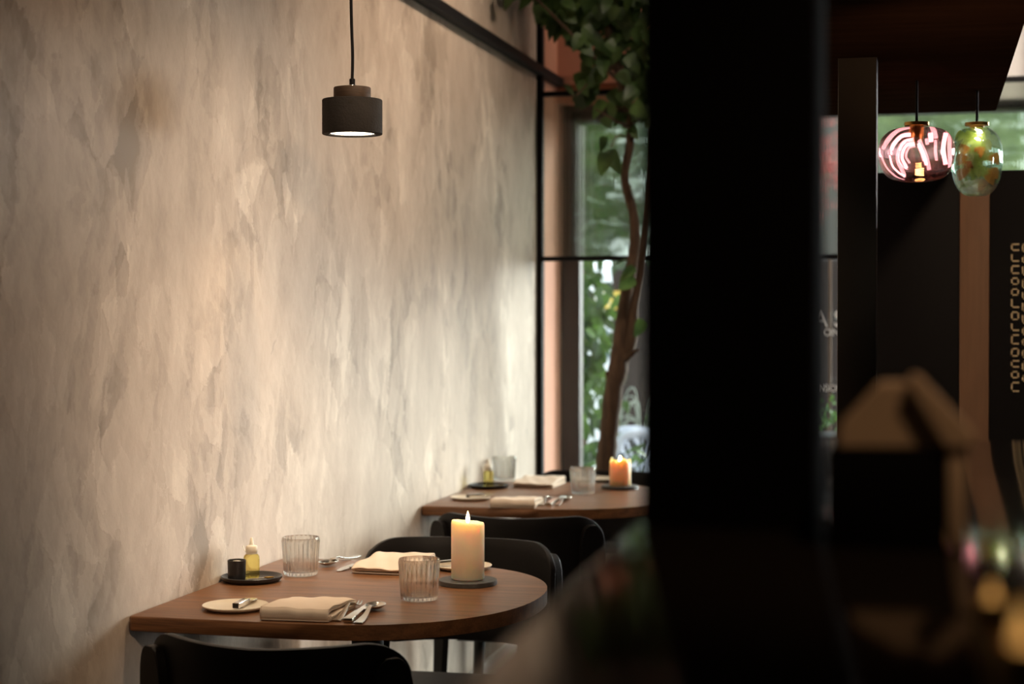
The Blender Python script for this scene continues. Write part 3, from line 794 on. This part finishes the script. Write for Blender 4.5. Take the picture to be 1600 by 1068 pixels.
bm = BM(); tube(bm, smoothpts([(0, 0, .113), (.001, 0, .16), (-.001, 0, .22), (-.0025, 0, .32), (-.001, 0, .6), (0, 0, 3.0 - lb.z - .03)], 6), .0032, 10); finish('cord', bm, 'black', lamp)
bm = BM(); lathe(bm, [(0, 3.0 - lb.z - .03), (.045, 3.0 - lb.z - .03), (.05, 3.0 - lb.z - .001), (0, 3.0 - lb.z - .001)], 32); finish('ceiling_rose', bm, 'black', lamp)
bm = BM(); lathe(bm, [(0, .003), (.0470, .003), (.0470, .006), (0, .006)], 48); finish('diffuser', bm, 'diffuser', lamp)
bm = BM(); ang = math.atan2(-LY, -lb.x) + R(-3)
tube(bm, [(0, 0, 0), (.0005, 0, 0)], .0042, 16); bmesh.ops.translate(bm, vec=(.0613, 0, .060), verts=bm.verts); bmesh.ops.rotate(bm, cent=(0, 0, 0), matrix=Matrix.Rotation(ang, 3, 'Z'), verts=bm.verts)
finish('screw_hole', bm, 'wick', lamp)
ld = light('lamp_light', 'SPOT', (0, 0, -.004), 14, (1.0, .80, .58), spot_size=R(125), spot_blend=.9, shadow_soft_size=.04); ld.parent = lamp

# ------------------------------------------------------------------ potted tree by the window
PY = 5.945
pc = Vector((-1.06, PY, 0))
tree = thing('potted_tree', 'indoor tree with a leaning trunk and green leaves in a wide pot by the window', 'tree', pc)
def tl(v): return Vector(v) - pc
bm = BM(); lathe(bm, [(0, 0), (.145, 0), (.16, .02), (.180, .36), (.186, .475), (.180, .475), (.172, .46), (0, .46)], 56); finish('pot', bm, 'pot', tree)
bm = BM(); lathe(bm, [(.186, .470), (.194, .470), (.196, .490), (.194, .512), (.184, .512), (.180, .490), (.181, .470)], 56); finish('pot_rim', bm, 'potrim', tree)
bm = BM()
lathe(bm, [(.180, .461), (.180, .470), (.10, .480), (0, .485)], 40)
rnd = random.Random(3)
for k in range(90):
    a = rnd.uniform(0, 6.28); r_ = .17 * math.sqrt(rnd.random()); c = Vector((r_ * math.cos(a), r_ * math.sin(a), .482 + rnd.uniform(0, .012))); s = rnd.uniform(.006, .014)
    box(bm, c - Vector((s, s * .6, .003)), c + Vector((s, s * .6, .003)), .001, 1)
finish('bark_mulch', bm, 'soil', tree)
def P(px, py, y=PY): return tl(aty(px, py, y))
def rpx(w, y=PY): return w * y / F_PX / 2
trunk = [(931, 856, PY, 34), (939, 790, PY, 34), (947, 720, PY, 31), (953, 660, PY, 29), (960, 600, PY, 30), (966, 575, PY, 33), (968, 540, PY, 24), (973, 490, PY, 19), (984, 430, PY - .02, 19), (992, 380, PY - .04, 17), (990, 335, PY - .05, 15), (978, 290, PY - .06, 14), (977, 265, PY - .07, 13), (984, 225, PY - .08, 14), (985, 190, PY - .08, 14), (972, 130, PY - .08, 16), (960, 86, PY - .07, 15), (948, 30, PY - .05, 12), (940, -60, PY - .03, 10), (930, -160, PY, 7)]
def branch(name, data, m='bark', seed=1):
    rn = random.Random(seed)
    pts = smoothpts([(*P(a, b, y), rpx(w, y)) for a, b, y, w in data], 5)
    bm = BM(); tube(bm, [p[:3] for p in pts], [p[3] * rn.uniform(.93, 1.07) for p in pts], 14); return finish(name, bm, m, tree, 70)
branch('trunk', trunk)
branch('branch', [(966, 582, PY, 20), (985, 530, PY + .01, 22), (990, 480, PY + .02, 17), (1000, 430, PY + .03, 14), (1008, 370, PY + .03, 12), (1016, 300, PY + .02, 11), (1020, 200, PY, 10), (1010, 60, PY, 8)], seed=2)
branch('branch', [(978, 560, PY - .02, 12), (992, 549, PY - .03, 7), (1000, 545, PY - .035, 2)], seed=3)
branch('branch', [(956, 592, PY, 16), (950, 585, PY - .02, 10), (948, 580, PY - .03, 3)], seed=4)
branch('branch', [(972, 130, PY - .08, 9), (930, 90, PY - .15, 6), (880, 40, PY - .25, 5), (830, -10, PY - .35, 3)], seed=5)
branch('branch', [(965, 100, PY - .08, 7), (930, 120, PY - .15, 4), (900, 150, PY - .2, 2)], seed=6)
branch('branch', [(984, 200, PY - .1, 6), (965, 190, PY - .15, 4), (930, 170, PY - .18, 2)], seed=7)
branch('branch', [(983, 215, PY - .08, 4), (965, 212, PY - .12, 2.5), (955, 230, PY - .14, 2)], seed=8)
bm = BM(); rn = random.Random(11)
def addleaf(px, py, y, Lp, down=1.0, w=.75):
    y = min(y, -1.33 / (ray(px, py).x / ray(px, py).y)) if ray(px, py).x < 0 else y
    p = P(px, py, y); L = Lp * y / F_PX
    a = rn.uniform(0, 6.28); d = Vector((math.cos(a) * .6, math.sin(a) * .5 - .1, -down * rn.uniform(.4, 1.1)))
    up = Vector((rn.uniform(-.5, .5), -1 + rn.uniform(-.3, .3), rn.uniform(.0, .7)))
    leaf(bm, p, d, up, L, L * w * rn.uniform(.8, 1.05), .5, rn.uniform(.1, .4))
def crown_edge(px):   # lowest leaf line (photo pixels)
    pts = [(800, 5), (830, 12), (850, 38), (880, 60), (900, 85), (915, 108), (940, 130), (965, 165), (1000, 200), (1040, 210)]
    for (a, b), (c, d) in zip(pts, pts[1:]):
        if a <= px <= c: return b + (d - b) * (px - a) / (c - a)
    return 200
n = 0
while n < 760:
    px = rn.uniform(800, 1060); py = rn.uniform(-190, 200)
    if py > crown_edge(px) - 8: continue
    if py > 35 and rn.random() < .42 and px < 985: continue
    addleaf(px, py - 10, PY + rn.uniform(-.30, .12), rn.uniform(24, 40)); n += 1
for px, py, L in ((905, 135, 30), (888, 140, 28), (900, 155, 27), (915, 150, 32), (930, 155, 34), (945, 165, 34), (905, 120, 30), (925, 110, 34), (895, 62, 26), (885, 55, 24), (960, 170, 34), (975, 185, 30), (988, 185, 30), (918, 128, 36), (935, 135, 34), (952, 150, 36), (970, 150, 34), (985, 110, 30), (955, 100, 34),
                  (908, 70, 30), (922, 60, 34), (912, 88, 34), (930, 80, 36), (870, 32, 30), (855, 20, 28), (945, 190, 26), (985, 205, 26)):
    addleaf(px, py - 8, PY - .12 + rn.uniform(-.05, .05), L)
leaf(bm, P(949, 238, PY - .13), (-.3, -.1, -.9), (0, -1, .2), .085, .060); leaf(bm, P(944, 212, PY - .13), (-.1, -.1, -1), (.6, -.8, 0), .06, .035)
leaf(bm, P(950, 234, PY - .12), (.5, -.2, -.9), (0, -1, .3), .10, .055); leaf(bm, P(980, 405, PY - .1), (-.9, -.1, -.2), (0, -.4, 1), .055, .03)
leaf(bm, P(993, 418, PY - .1), (-.8, -.2, -.5), (0, -.6, .8), .075, .06); leaf(bm, P(990, 432, PY - .1), (-.7, -.2, -.6), (.2, -.9, .3), .07, .06); leaf(bm, P(1008, 500, PY - .1), (-.5, -.2, -.8), (.2, -.9, .3), .07, .05)
finish('foliage', bm, 'leaf', tree, 0)

# ------------------------------------------------------------------ bar in the foreground
BZ = 1.16
def edge_x(y): return -.1915 + (y - 1.137) * (-.035)
bm = BM(); prism(bm, [(edge_x(.42), .42), (.95, .42), (.95, 1.95), (edge_x(1.95), 1.95)], BZ - .04, BZ, .003)
bar = thing('bar_counter', 'glossy black bar counter in the foreground, lower right', 'counter', (.35, 1.2, 0))
o = finish('countertop', bm, 'bar', bar); o.location = (-.35, -1.2, 0)
bm = BM(); box(bm, (-.10, .50, 0), (.90, 1.90, BZ - .04)); o = finish('counter_body', bm, 'darkwall', bar); o.location = (-.35, -1.2, 0)
bm = BM(); box(bm, (-.1845, 1.105, BZ), (-.0715, 1.215, 3.0), .003)
tag(finish('square_post', bm, 'post'), 'wide out-of-focus black post rising from the bar, right of centre', 'post')

# napkin holder on the bar
nb = Vector((.022, 1.02, BZ))
HY = 1.03
def hp(px, py, y=HY): return aty(px, py, y)
hb = hp(1400, 846); hz = BZ
hold = thing('napkin_holder', 'black square holder with a side coloured as lit on the bar right of the post', 'napkin holder', (hb.x, HY, BZ))
def hl(v): return Vector(v) - Vector((hb.x, HY, BZ))
xl, xr = hp(1290, 700).x, hp(1512, 700).x; zt_ = hp(1400, 704).z
bm = BM(); box(bm, hl((xl, HY, BZ)), hl((xr - .012, HY + .075, zt_)), .002); finish('case', bm, 'post', hold)
bm = BM(); box(bm, hl((xr - .0115, HY - .001, BZ + .002)), hl((xr - .001, HY + .075, zt_ + .002)), .002); s_ = finish('lit_side', bm, 'kraft', hold); s_['label'] = 'side panel coloured tan as if lit'  # light on the case's right side is put into this tan colour
def slab(name, pts, y0, th, m, label):
    bm = BM(); bot = [bm.verts.new(hp(a, b, y0)) for a, b in pts]; dy = Vector((0.0, th, 0)); top = [bm.verts.new(v.co + dy) for v in bot]
    n_ = len(pts); f = bm.faces.new(bot); g = bm.faces.new(top[::-1])
    for k in range(n_): bm.faces.new((bot[k], bot[(k + 1) % n_], top[(k + 1) % n_], top[k]))
    c = sum((v.co for v in bm.verts), Vector()) / len(bm.verts); c.z = zt_
    bmesh.ops.translate(bm, vec=-c, verts=bm.verts); o = finish(name, bm, m, None, 30, mods=[('BEVEL', dict(width=.0015, segments=2))]); o.location = c
    return tag(o, label, 'napkins')
slab('paper_napkin_stack', [(1306, 700), (1312, 662), (1372, 598), (1412, 598), (1490, 700)], HY + .004, .045, 'kraft', 'taupe paper napkins slanting to a peak in the holder on the bar')
slab('paper_napkin', [(1478, 700), (1416, 600), (1424, 584), (1436, 586), (1524, 678), (1520, 700)], HY - .004, .030, 'kraft', 'single folded taupe napkin leaning right of the napkin stack')

# glowing jars added to make amber glints at the bar's lower right
def glint_jar(loc, r, h, label):
    t = thing('amber_glint_jar', label, 'glint jar', loc, group='added amber glint jars on the bar')
    bm = BM(); lathe(bm, [(0, 0), (r * .9, 0), (r, .003), (r, h), (r * .93, h), (r * .93, .005), (0, .004)], 32); finish('jar', bm, 'brass', t)
    bm = BM(); lathe(bm, [(0, .004), (r * .9, .004), (r * .9, h * .55), (0, h * .55)], 32); finish('wax', bm, 'ceramic_white', t)
    bm = BM(); lathe(bm, [(0, 0), (r * .28, h * .1), (r * .36, h * .3), (r * .2, h * .6), (0, h * .8)], 16, cz=h * .62); finish('flame', bm, 'amber', t)
    return t
v1 = on(1550, 1000, BZ); glint_jar(v1, .0075, .018, 'small added jar making an amber glint at lower right on the bar')
v2 = on(1600, 1150, BZ); glint_jar(v2, .011, .032, 'larger added jar making an amber glint at the lower right corner of the picture')

# slim dark column behind the bar
cx0, cx1 = aty(1308.5, 400, 3.35).x, aty(1371, 400, 3.43).x
bm = BM(); box(bm, (cx0, 3.35, 0), (cx1, 3.43, 3.0), .003)
tag(finish('steel_column', bm, pm('charcoal_column', (.055, .048, .040), .55, spec=.3)), 'slim charcoal column right of the black post, beside the lettered window strip', 'column')
# gantry slab over the bar
bm = BM(); box(bm, (-.31, 1.9, 1.80), (.158, 4.30, 1.93), .004)
gt = thing('bar_gantry', 'dark timber canopy hanging low over the bar at upper right', 'canopy', (-.07, 3.1, 1.80))
o = finish('canopy_board', bm, 'gantry', gt); o.location = (.07, -3.1, -1.80)
for x, y in ((-.25, 2.2), (-.25, 4.0), (.1, 2.2), (.1, 4.0)):
    bm = BM(); tube(bm, [(x, y, 1.92), (x, y, 2.999)], .008, 10); o = finish('hanger_rod', bm, 'steel_black', gt); o.location = (.07, -3.1, -1.80)

# low partition: black door, brown panel, black sign board
PYD = 4.55
def part_x(px): return aty(px, 400, PYD).x
ztp = aty(1450, 268, PYD).z
bm = BM(); box(bm, (part_x(1366), PYD, 0), (part_x(1499), PYD + .05, ztp), .003)
dk = pm('black_partition', (.008, .007, .008), .6, spec=.2)
tag(finish('partition_panel', bm, dk), 'plain black partition panel behind the pink glass pendant', 'partition')
bm = BM(); box(bm, (part_x(1499.4), PYD, 0), (part_x(1546), PYD + .05, ztp - .02), .003)
tag(finish('timber_divider', bm, 'terracotta_dark'), 'narrow upright brown timber divider between two black boards', 'divider')
sb = thing('sign_board', 'black board with vertical cream lettering at the right edge', 'sign', (part_x(1580), PYD, 0))
bm = BM(); box(bm, (part_x(1546.4), PYD, 0), (part_x(1990), PYD + .05, ztp), .003)
o = finish('board', bm, dk, sb); o.location = (-part_x(1580), -PYD, 0)
bm = BM(); rn = random.Random(4)
for row, pxc in enumerate((1586, 1603)):
    py = 380.0
    while py < 600:
        hgt = rn.choice((12, 14, 16)); w_ = 13
        kind = rn.randrange(3)
        x0, x1 = aty(pxc - w_ / 2, py, PYD).x, aty(pxc + w_ / 2, py, PYD).x; z0, z1 = aty(pxc, py + hgt, PYD).z, aty(pxc, py, PYD).z; s4 = .0045; ya, yb_ = PYD - .002, PYD
        box(bm, (x0, ya, z0), (x1, yb_, z0 + s4)); 
        if kind < 2: box(bm, (x0, ya, z1 - s4), (x1, yb_, z1))
        box(bm, (x0, ya, z0), (x0 + s4, yb_, z1))
        if kind == 0: box(bm, (x1 - s4, ya, z0), (x1, yb_, z1))
        py += hgt + 5
    
o = finish('vertical_lettering', bm, 'signtext', sb, 0); o.location = (-part_x(1580), -PYD, 0)

# low black sideboard in front of the window, right
bm = BM(); xa, xb = aty(1262, 690, 5.2).x, aty(1420, 690, 5.2).x
box(bm, (xa, 5.2, 0), (xb, 5.55, aty(1290, 685, 5.2).z), .004)
tag(finish('low_sideboard', bm, dk), 'low black sideboard below the lettered window strip', 'sideboard')

# glass pendants
def glass_pendant(pxc, pyb, pyt, rp, y, label, kind):
    b = aty(pxc, pyb, y); tt = aty(pxc, pyt, y); H = tt.z - b.z; r = rp * y / F_PX
    t = thing('glass_pendant', label, 'pendant', (b.x, y, b.z))
    ctop = 1.80 - b.z
    if kind == 0: prof = [(0, 0), (r * .45, .002), (r * .80, H * .12), (r, H * .40), (r * .98, H * .75), (r * .70, H * .96), (.022, H)]
    else: prof = [(0, 0), (r * .5, .003), (r * .85, H * .2), (r, H * .5), (r * .92, H * .8), (r * .6, H * .97), (.022, H)]
    outer = smoothpts(prof, 5); inner = [(max(0, a - .0022), z + .002 if z < H * .3 else z) for a, z in outer][::-1]; inner[-1] = (0, inner[-1][1])
    bm = BM(); lathe(bm, outer + inner, 48); finish('glass_shade', bm, 'globe' if kind == 0 else 'globe2', t, 60)
    bm = BM(); lathe(bm, [(0, H - .03 if kind == 0 else H - .004), (.014, H - .03 if kind == 0 else H - .004), (.016, H + .004), (.026, H + .005), (.026, H + .012), (0, H + .015)], 28); finish('cap', bm, 'brass', t)
    bm = BM(); tube(bm, [(0, 0, H + .014), (0, 0, ctop - .001)], .003, 8); finish('cord', bm, 'black', t)
    return t, r, H
t, r_, H = glass_pendant(1432, 284, 200, 56, 3.7, 'pink tinted glass pendant with glowing curled filaments at upper right', 0)
def fil(pts, rad, m):
    bm = BM(); tube(bm, smoothpts(pts, 6), rad, 10); finish('filament', bm, m, t, 70)
def spiral(cx, cy, cz, rr, hh, turns, n=40): return [(cx + rr * math.cos(2 * math.pi * turns * k / n), cy + rr * math.sin(2 * math.pi * turns * k / n), cz + hh * k / n) for k in range(n + 1)]
fil([(-.020, -.01, H * .25), (-.030, -.015, H * .45), (-.022, -.012, H * .66), (-.004, -.01, H * .70)], .0032, 'filament')
fil([(.004, -.01, H * .70), (.014, -.015, H * .5), (.020, -.01, H * .30)], .0032, 'filament')
fil([(-.052, 0, H * .62), (-.046, -.01, H * .72), (-.03, -.02, H * .84), (-.012, -.02, H * .86)], .0042, 'filament')
fil([(-.056, 0, H * .50), (-.050, -.012, H * .30), (-.036, -.02, H * .16), (-.024, -.02, H * .10)], .0020, 'filament')
fil([(.028, -.02, H * .88), (.030, -.02, H * .72)], .0050, 'filament')
fil([(.060, -.01, H * .88), (.055, -.012, H * .60), (.060, -.01, H * .30)], .0048, 'filament')
bm = BM(); tube(bm, spiral(.006, 0, H * .12, .008, .014, 3), .0016, 8); f_ = finish('heater_coil', bm, 'filament_warm', t, 70)
t2, r2, H2 = glass_pendant(1526, 306, 200, 38, 3.9, 'clear glass globe holding green and orange leaves, right of the pink pendant', 1)
bm = BM(); rn = random.Random(9)
for k in range(46):
    a = rn.uniform(0, 6.28); q = Vector((r2 * .55 * math.cos(a) * rn.random(), r2 * .55 * math.sin(a) * rn.random(), H2 * rn.uniform(.3, .95)))
    leaf(bm, q, (math.cos(a) * .5, math.sin(a) * .4, -.5), (0, -1, .3), .028, .02)
finish('leaves', bm, leafmat('lit_leaf', (.26, .34, .08), (.62, .66, .26), .5), t2, 0)
ld = light('globe_fill', 'POINT', (0, -.01, H2 * .85), .3, (1.0, .86, .62), shadow_soft_size=.012); ld.parent = t2  # point fill added inside the globe to brighten its leaves
bm = BM()
for k in range(9):
    a = rn.uniform(0, 6.28); q = Vector((r2 * .6 * math.cos(a), -r2 * .4, H2 * rn.uniform(.3, .8))); leaf(bm, q, (math.cos(a) * .3, 0, -.5), (0, -1, .3), .028, .022)
finish('orange_leaves', bm, 'autumn', t2, 0)
# unseen spot added to brighten the bulkhead
light('unseen_spot', 'SPOT', (1.2, 4.9, 2.95), 260, (1.0, .86, .74), (.5, 6.5, 2.3), spot_size=R(80), spot_blend=.8, shadow_soft_size=.1)
light('canopy_fill_spot', 'SPOT', (.14, 2.45, 1.3), 9, (1.0, .58, .32), (.05, 3.05, 1.8), spot_size=R(50), spot_blend=1, shadow_soft_size=.05)  # unseen spot added under the canopy for a brown glow on its underside

# ------------------------------------------------------------------ outside
bm = BM(); box(bm, (-14, YF + .16, -.12), (14, 34, -.02)); struct('ground', bm, 'paving')
def foliage_thing(name, label, cat, m, region, n, L, seed, droop=1.0, w=.6, stems=()):
    rn = random.Random(seed); x0, x1, y0, y1, z0, z1 = region
    base = Vector(((x0 + x1) / 2, (y0 + y1) / 2, -.02))
    t = thing(name, label, cat, base)
    bm = BM()
    cl = [(rn.uniform(x0, x1), rn.uniform(y0, y1), rn.uniform(z0, z1)) for _ in range(max(4, n // 14))]
    for k in range(n):
        c = rn.choice(cl); p = Vector((c[0] + rn.gauss(0, L * .9), c[1] + rn.gauss(0, L), c[2] + rn.gauss(0, L * 1.2))) - base
        a = rn.uniform(0, 6.28)
        leaf(bm, p, (math.cos(a) * .6, math.sin(a) * .6, -droop * rn.uniform(.2, 1)), (rn.uniform(-.5, .5), -1, rn.uniform(0, 1)), L * rn.uniform(.7, 1.2), L * w * rn.uniform(.8, 1.1), .2, .3)
    finish('foliage', bm, m, t, 0)
    for pts, rr in stems:
        bm = BM(); tube(bm, [Vector(p) - base for p in smoothpts(pts, 4)], rr, 10); finish('stem', bm, 'bark', t)
    return t
VY = 7.5
vx0, vx1 = aty(886, 400, VY).x, aty(926, 400, VY).x
foliage_thing('hanging_vine', 'leafy green vine hanging outside the left part of the window', 'vine', 'vine', (vx0, vx1, VY - .15, VY + .15, .15, 2.35), 900, .085, 21, 1.6, .42,
              stems=[([(vx0 - .05, VY, -.02), (vx0 + .0, VY, 1.0), (vx0 - .03, VY, 2.6)], .022), ([(vx0 + .06, VY, -.02), (vx0 + .03, VY, 1.2), (vx0 + .08, VY, 2.6)], .012)])
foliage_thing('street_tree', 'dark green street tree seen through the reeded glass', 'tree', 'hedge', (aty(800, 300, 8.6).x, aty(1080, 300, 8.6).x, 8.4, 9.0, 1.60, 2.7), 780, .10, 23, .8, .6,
              stems=[([(aty(905, 300, 8.7).x, 8.7, -.02), (aty(900, 300, 8.7).x, 8.7, 2.5)], .05)])
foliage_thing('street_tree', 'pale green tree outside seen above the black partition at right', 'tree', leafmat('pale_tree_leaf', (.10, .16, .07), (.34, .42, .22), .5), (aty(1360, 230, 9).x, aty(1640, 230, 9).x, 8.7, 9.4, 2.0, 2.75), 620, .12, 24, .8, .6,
              stems=[([(aty(1480, 300, 9.2).x, 9.2, -.02), (aty(1490, 300, 9.2).x, 9.2, 2.3)], .05)])
foliage_thing('flowering_shrub', 'pink flowering shrub in the narrow window strip right of the black post', 'shrub', 'flower', (aty(1275, 280, 7.2).x, aty(1312, 280, 7.2).x, 7.1, 7.3, 1.75, 2.05), 46, .05, 25, .8, .8,
              stems=[([(aty(1298, 280, 7.25).x, 7.25, -.02), (aty(1296, 280, 7.25).x, 7.25, 1.9)], .008)])
foliage_thing('window_plant', 'small bright green plant low in the window strip above the sideboard', 'plant', 'vine', (aty(1272, 650, 7.0).x, aty(1310, 650, 7.0).x, 6.9, 7.1, .86, .90), 60, .032, 27, .6, .5,
              stems=[([(aty(1290, 650, 7.0).x, 7.0, -.02), (aty(1290, 650, 7.0).x, 7.0, .85)], .008)])
foliage_thing('low_plant', 'low strappy green plant outside, seen under the far table behind the pot', 'plant', 'vine', (aty(905, 830, 6.95).x, aty(975, 830, 6.95).x, 6.88, 6.98, .30, .58), 150, .11, 26, .2, .22)
# white shopfront with yellow signs far across the street
wy = 11.5
bm = BM(); X0, X1 = aty(915, 500, wy).x, aty(958, 500, wy).x
sh = thing('white_shopfront', 'bright white building front beyond the vine', 'building', (X0, wy, -.02))
def shp(name, bm, m, lab=None):
    bmesh.ops.translate(bm, vec=-Vector((X0, wy, -.02)), verts=bm.verts); o = finish(name, bm, m, sh)
    if lab: o['label'] = lab
box(bm, (X0 - 1.5, wy, -.02), (X1, wy + 1.0, aty(940, 415, wy).z), .01); shp('wall', bm, 'vanwhite')
bm = BM(); box(bm, (aty(940, 530, wy).x, wy - .03, aty(940, 560, wy).z), (aty(953, 530, wy).x, wy + .01, aty(940, 515, wy).z), .005); shp('window', bm, 'vanglass')
bm = BM(); box(bm, (aty(938, 470, wy).x, wy - .06, aty(940, 482, wy).z), (aty(952, 470, wy).x, wy, aty(940, 458, wy).z), .005); shp('sign_plate', bm, 'yellow', 'yellow sign plate')
by = 9.5
bm = BM(); box(bm, (aty(956, 500, by).x, by, -.02), (aty(1420, 500, by).x, by + .2, aty(1000, 408, by).z)); bw = tag(finish('timber_building', bm, 'brownwall'), 'dark brown timber building behind the tree trunk and the lettered window strip', 'building')
bm = BM(); box(bm, (aty(955, 470, by).x, by - .05, aty(960, 483, by).z), (aty(971, 470, by).x, by, aty(960, 455, by).z), .005); ys = finish('sign_plate', bm, 'yellow', bw); ys['label'] = 'small square yellow sign plate'
bm = BM(); box(bm, (aty(1030, 300, 13).x, 13, -.02), (aty(1420, 300, 13).x, 13.4, 4.2), .01); tag(finish('pale_building', bm, pm('grey_render', (.11, .10, .095), .8)), 'pale grey building face behind the pink flowers in the narrow window strip', 'building')
# white wire chair
wyc = 7.7
cw = aty(998, 700, wyc); 
wc = thing('wire_chair', 'white wire garden chair outside, behind the orange candle', 'chair', (cw.x, wyc, -.02))
bm = BM()
def wl_(px, py, dy=0): return aty(px, py, wyc + dy) - Vector((cw.x, wyc, -.02))
tube(bm, smoothpts([wl_(966, 705), wl_(972, 685), wl_(990, 677), (wl_(1015, 680)), wl_(1035, 700)], 6), .022, 10)
tube(bm, smoothpts([wl_(966, 672, .1), wl_(985, 669, .1), wl_(1010, 671, .1), wl_(1035, 675, .1)], 4), .013, 8)
finish('back_rim', bm, 'chairwhite', wc)
bm = BM()
for a, b in (((972, 672), (996, 735)), ((985, 676), (1014, 720)), ((966, 690), (985, 725)), ((1008, 674), (996, 740)), ((1020, 676), (1003, 735)), ((962, 700), (980, 745)), ((995, 680), (1020, 740)), ((970, 730), (1030, 722)), ((1030, 680), (1008, 740))):
    tube(bm, [wl_(*a), wl_(*b, .12)], .0062, 8)
finish('wire_seat', bm, 'chairwhite', wc)
for a, b in (((968, 735), (960, 905)), ((1025, 735), (1035, 905)), ((985, 735), (980, 905)), ((1012, 735), (1015, 905))):
    p, q_ = wl_(*a), wl_(*b); q_.z = 0
    bm = BM(); tube(bm, [p, q_], .008, 8); finish('leg', bm, 'chairwhite', wc)
# curly silver grass in a planter behind it
gy = 8.3; gc = aty(1004, 660, gy)
gr = thing('silver_grass', 'curly silver grass in a dark tub behind the white wire chair', 'plant', (gc.x, gy, -.02))
bm = BM(); lathe(bm, [(0, 0), (.13, 0), (.16, .70), (.14, .70), (.13, .66), (0, .66)], 32); finish('tub', bm, 'potrim', gr)
rn = random.Random(2); bm = BM()
for k in range(15):
    a = rn.uniform(0, 6.28); R_ = rn.uniform(.06, .16); hh = rn.uniform(.12, .27)
    pts = [(0, 0, .66), (R_ * .4 * math.cos(a), R_ * .4 * math.sin(a), .66 + hh), (R_ * math.cos(a), R_ * math.sin(a), .66 + hh * 1.05), (R_ * 1.4 * math.cos(a), R_ * 1.4 * math.sin(a), .66 + hh * .6), (R_ * 1.3 * math.cos(a), R_ * 1.3 * math.sin(a), .66 + hh * .25)]
    tube(bm, smoothpts(pts, 5), .0035, 6)
finish('blades', bm, 'grass', gr)
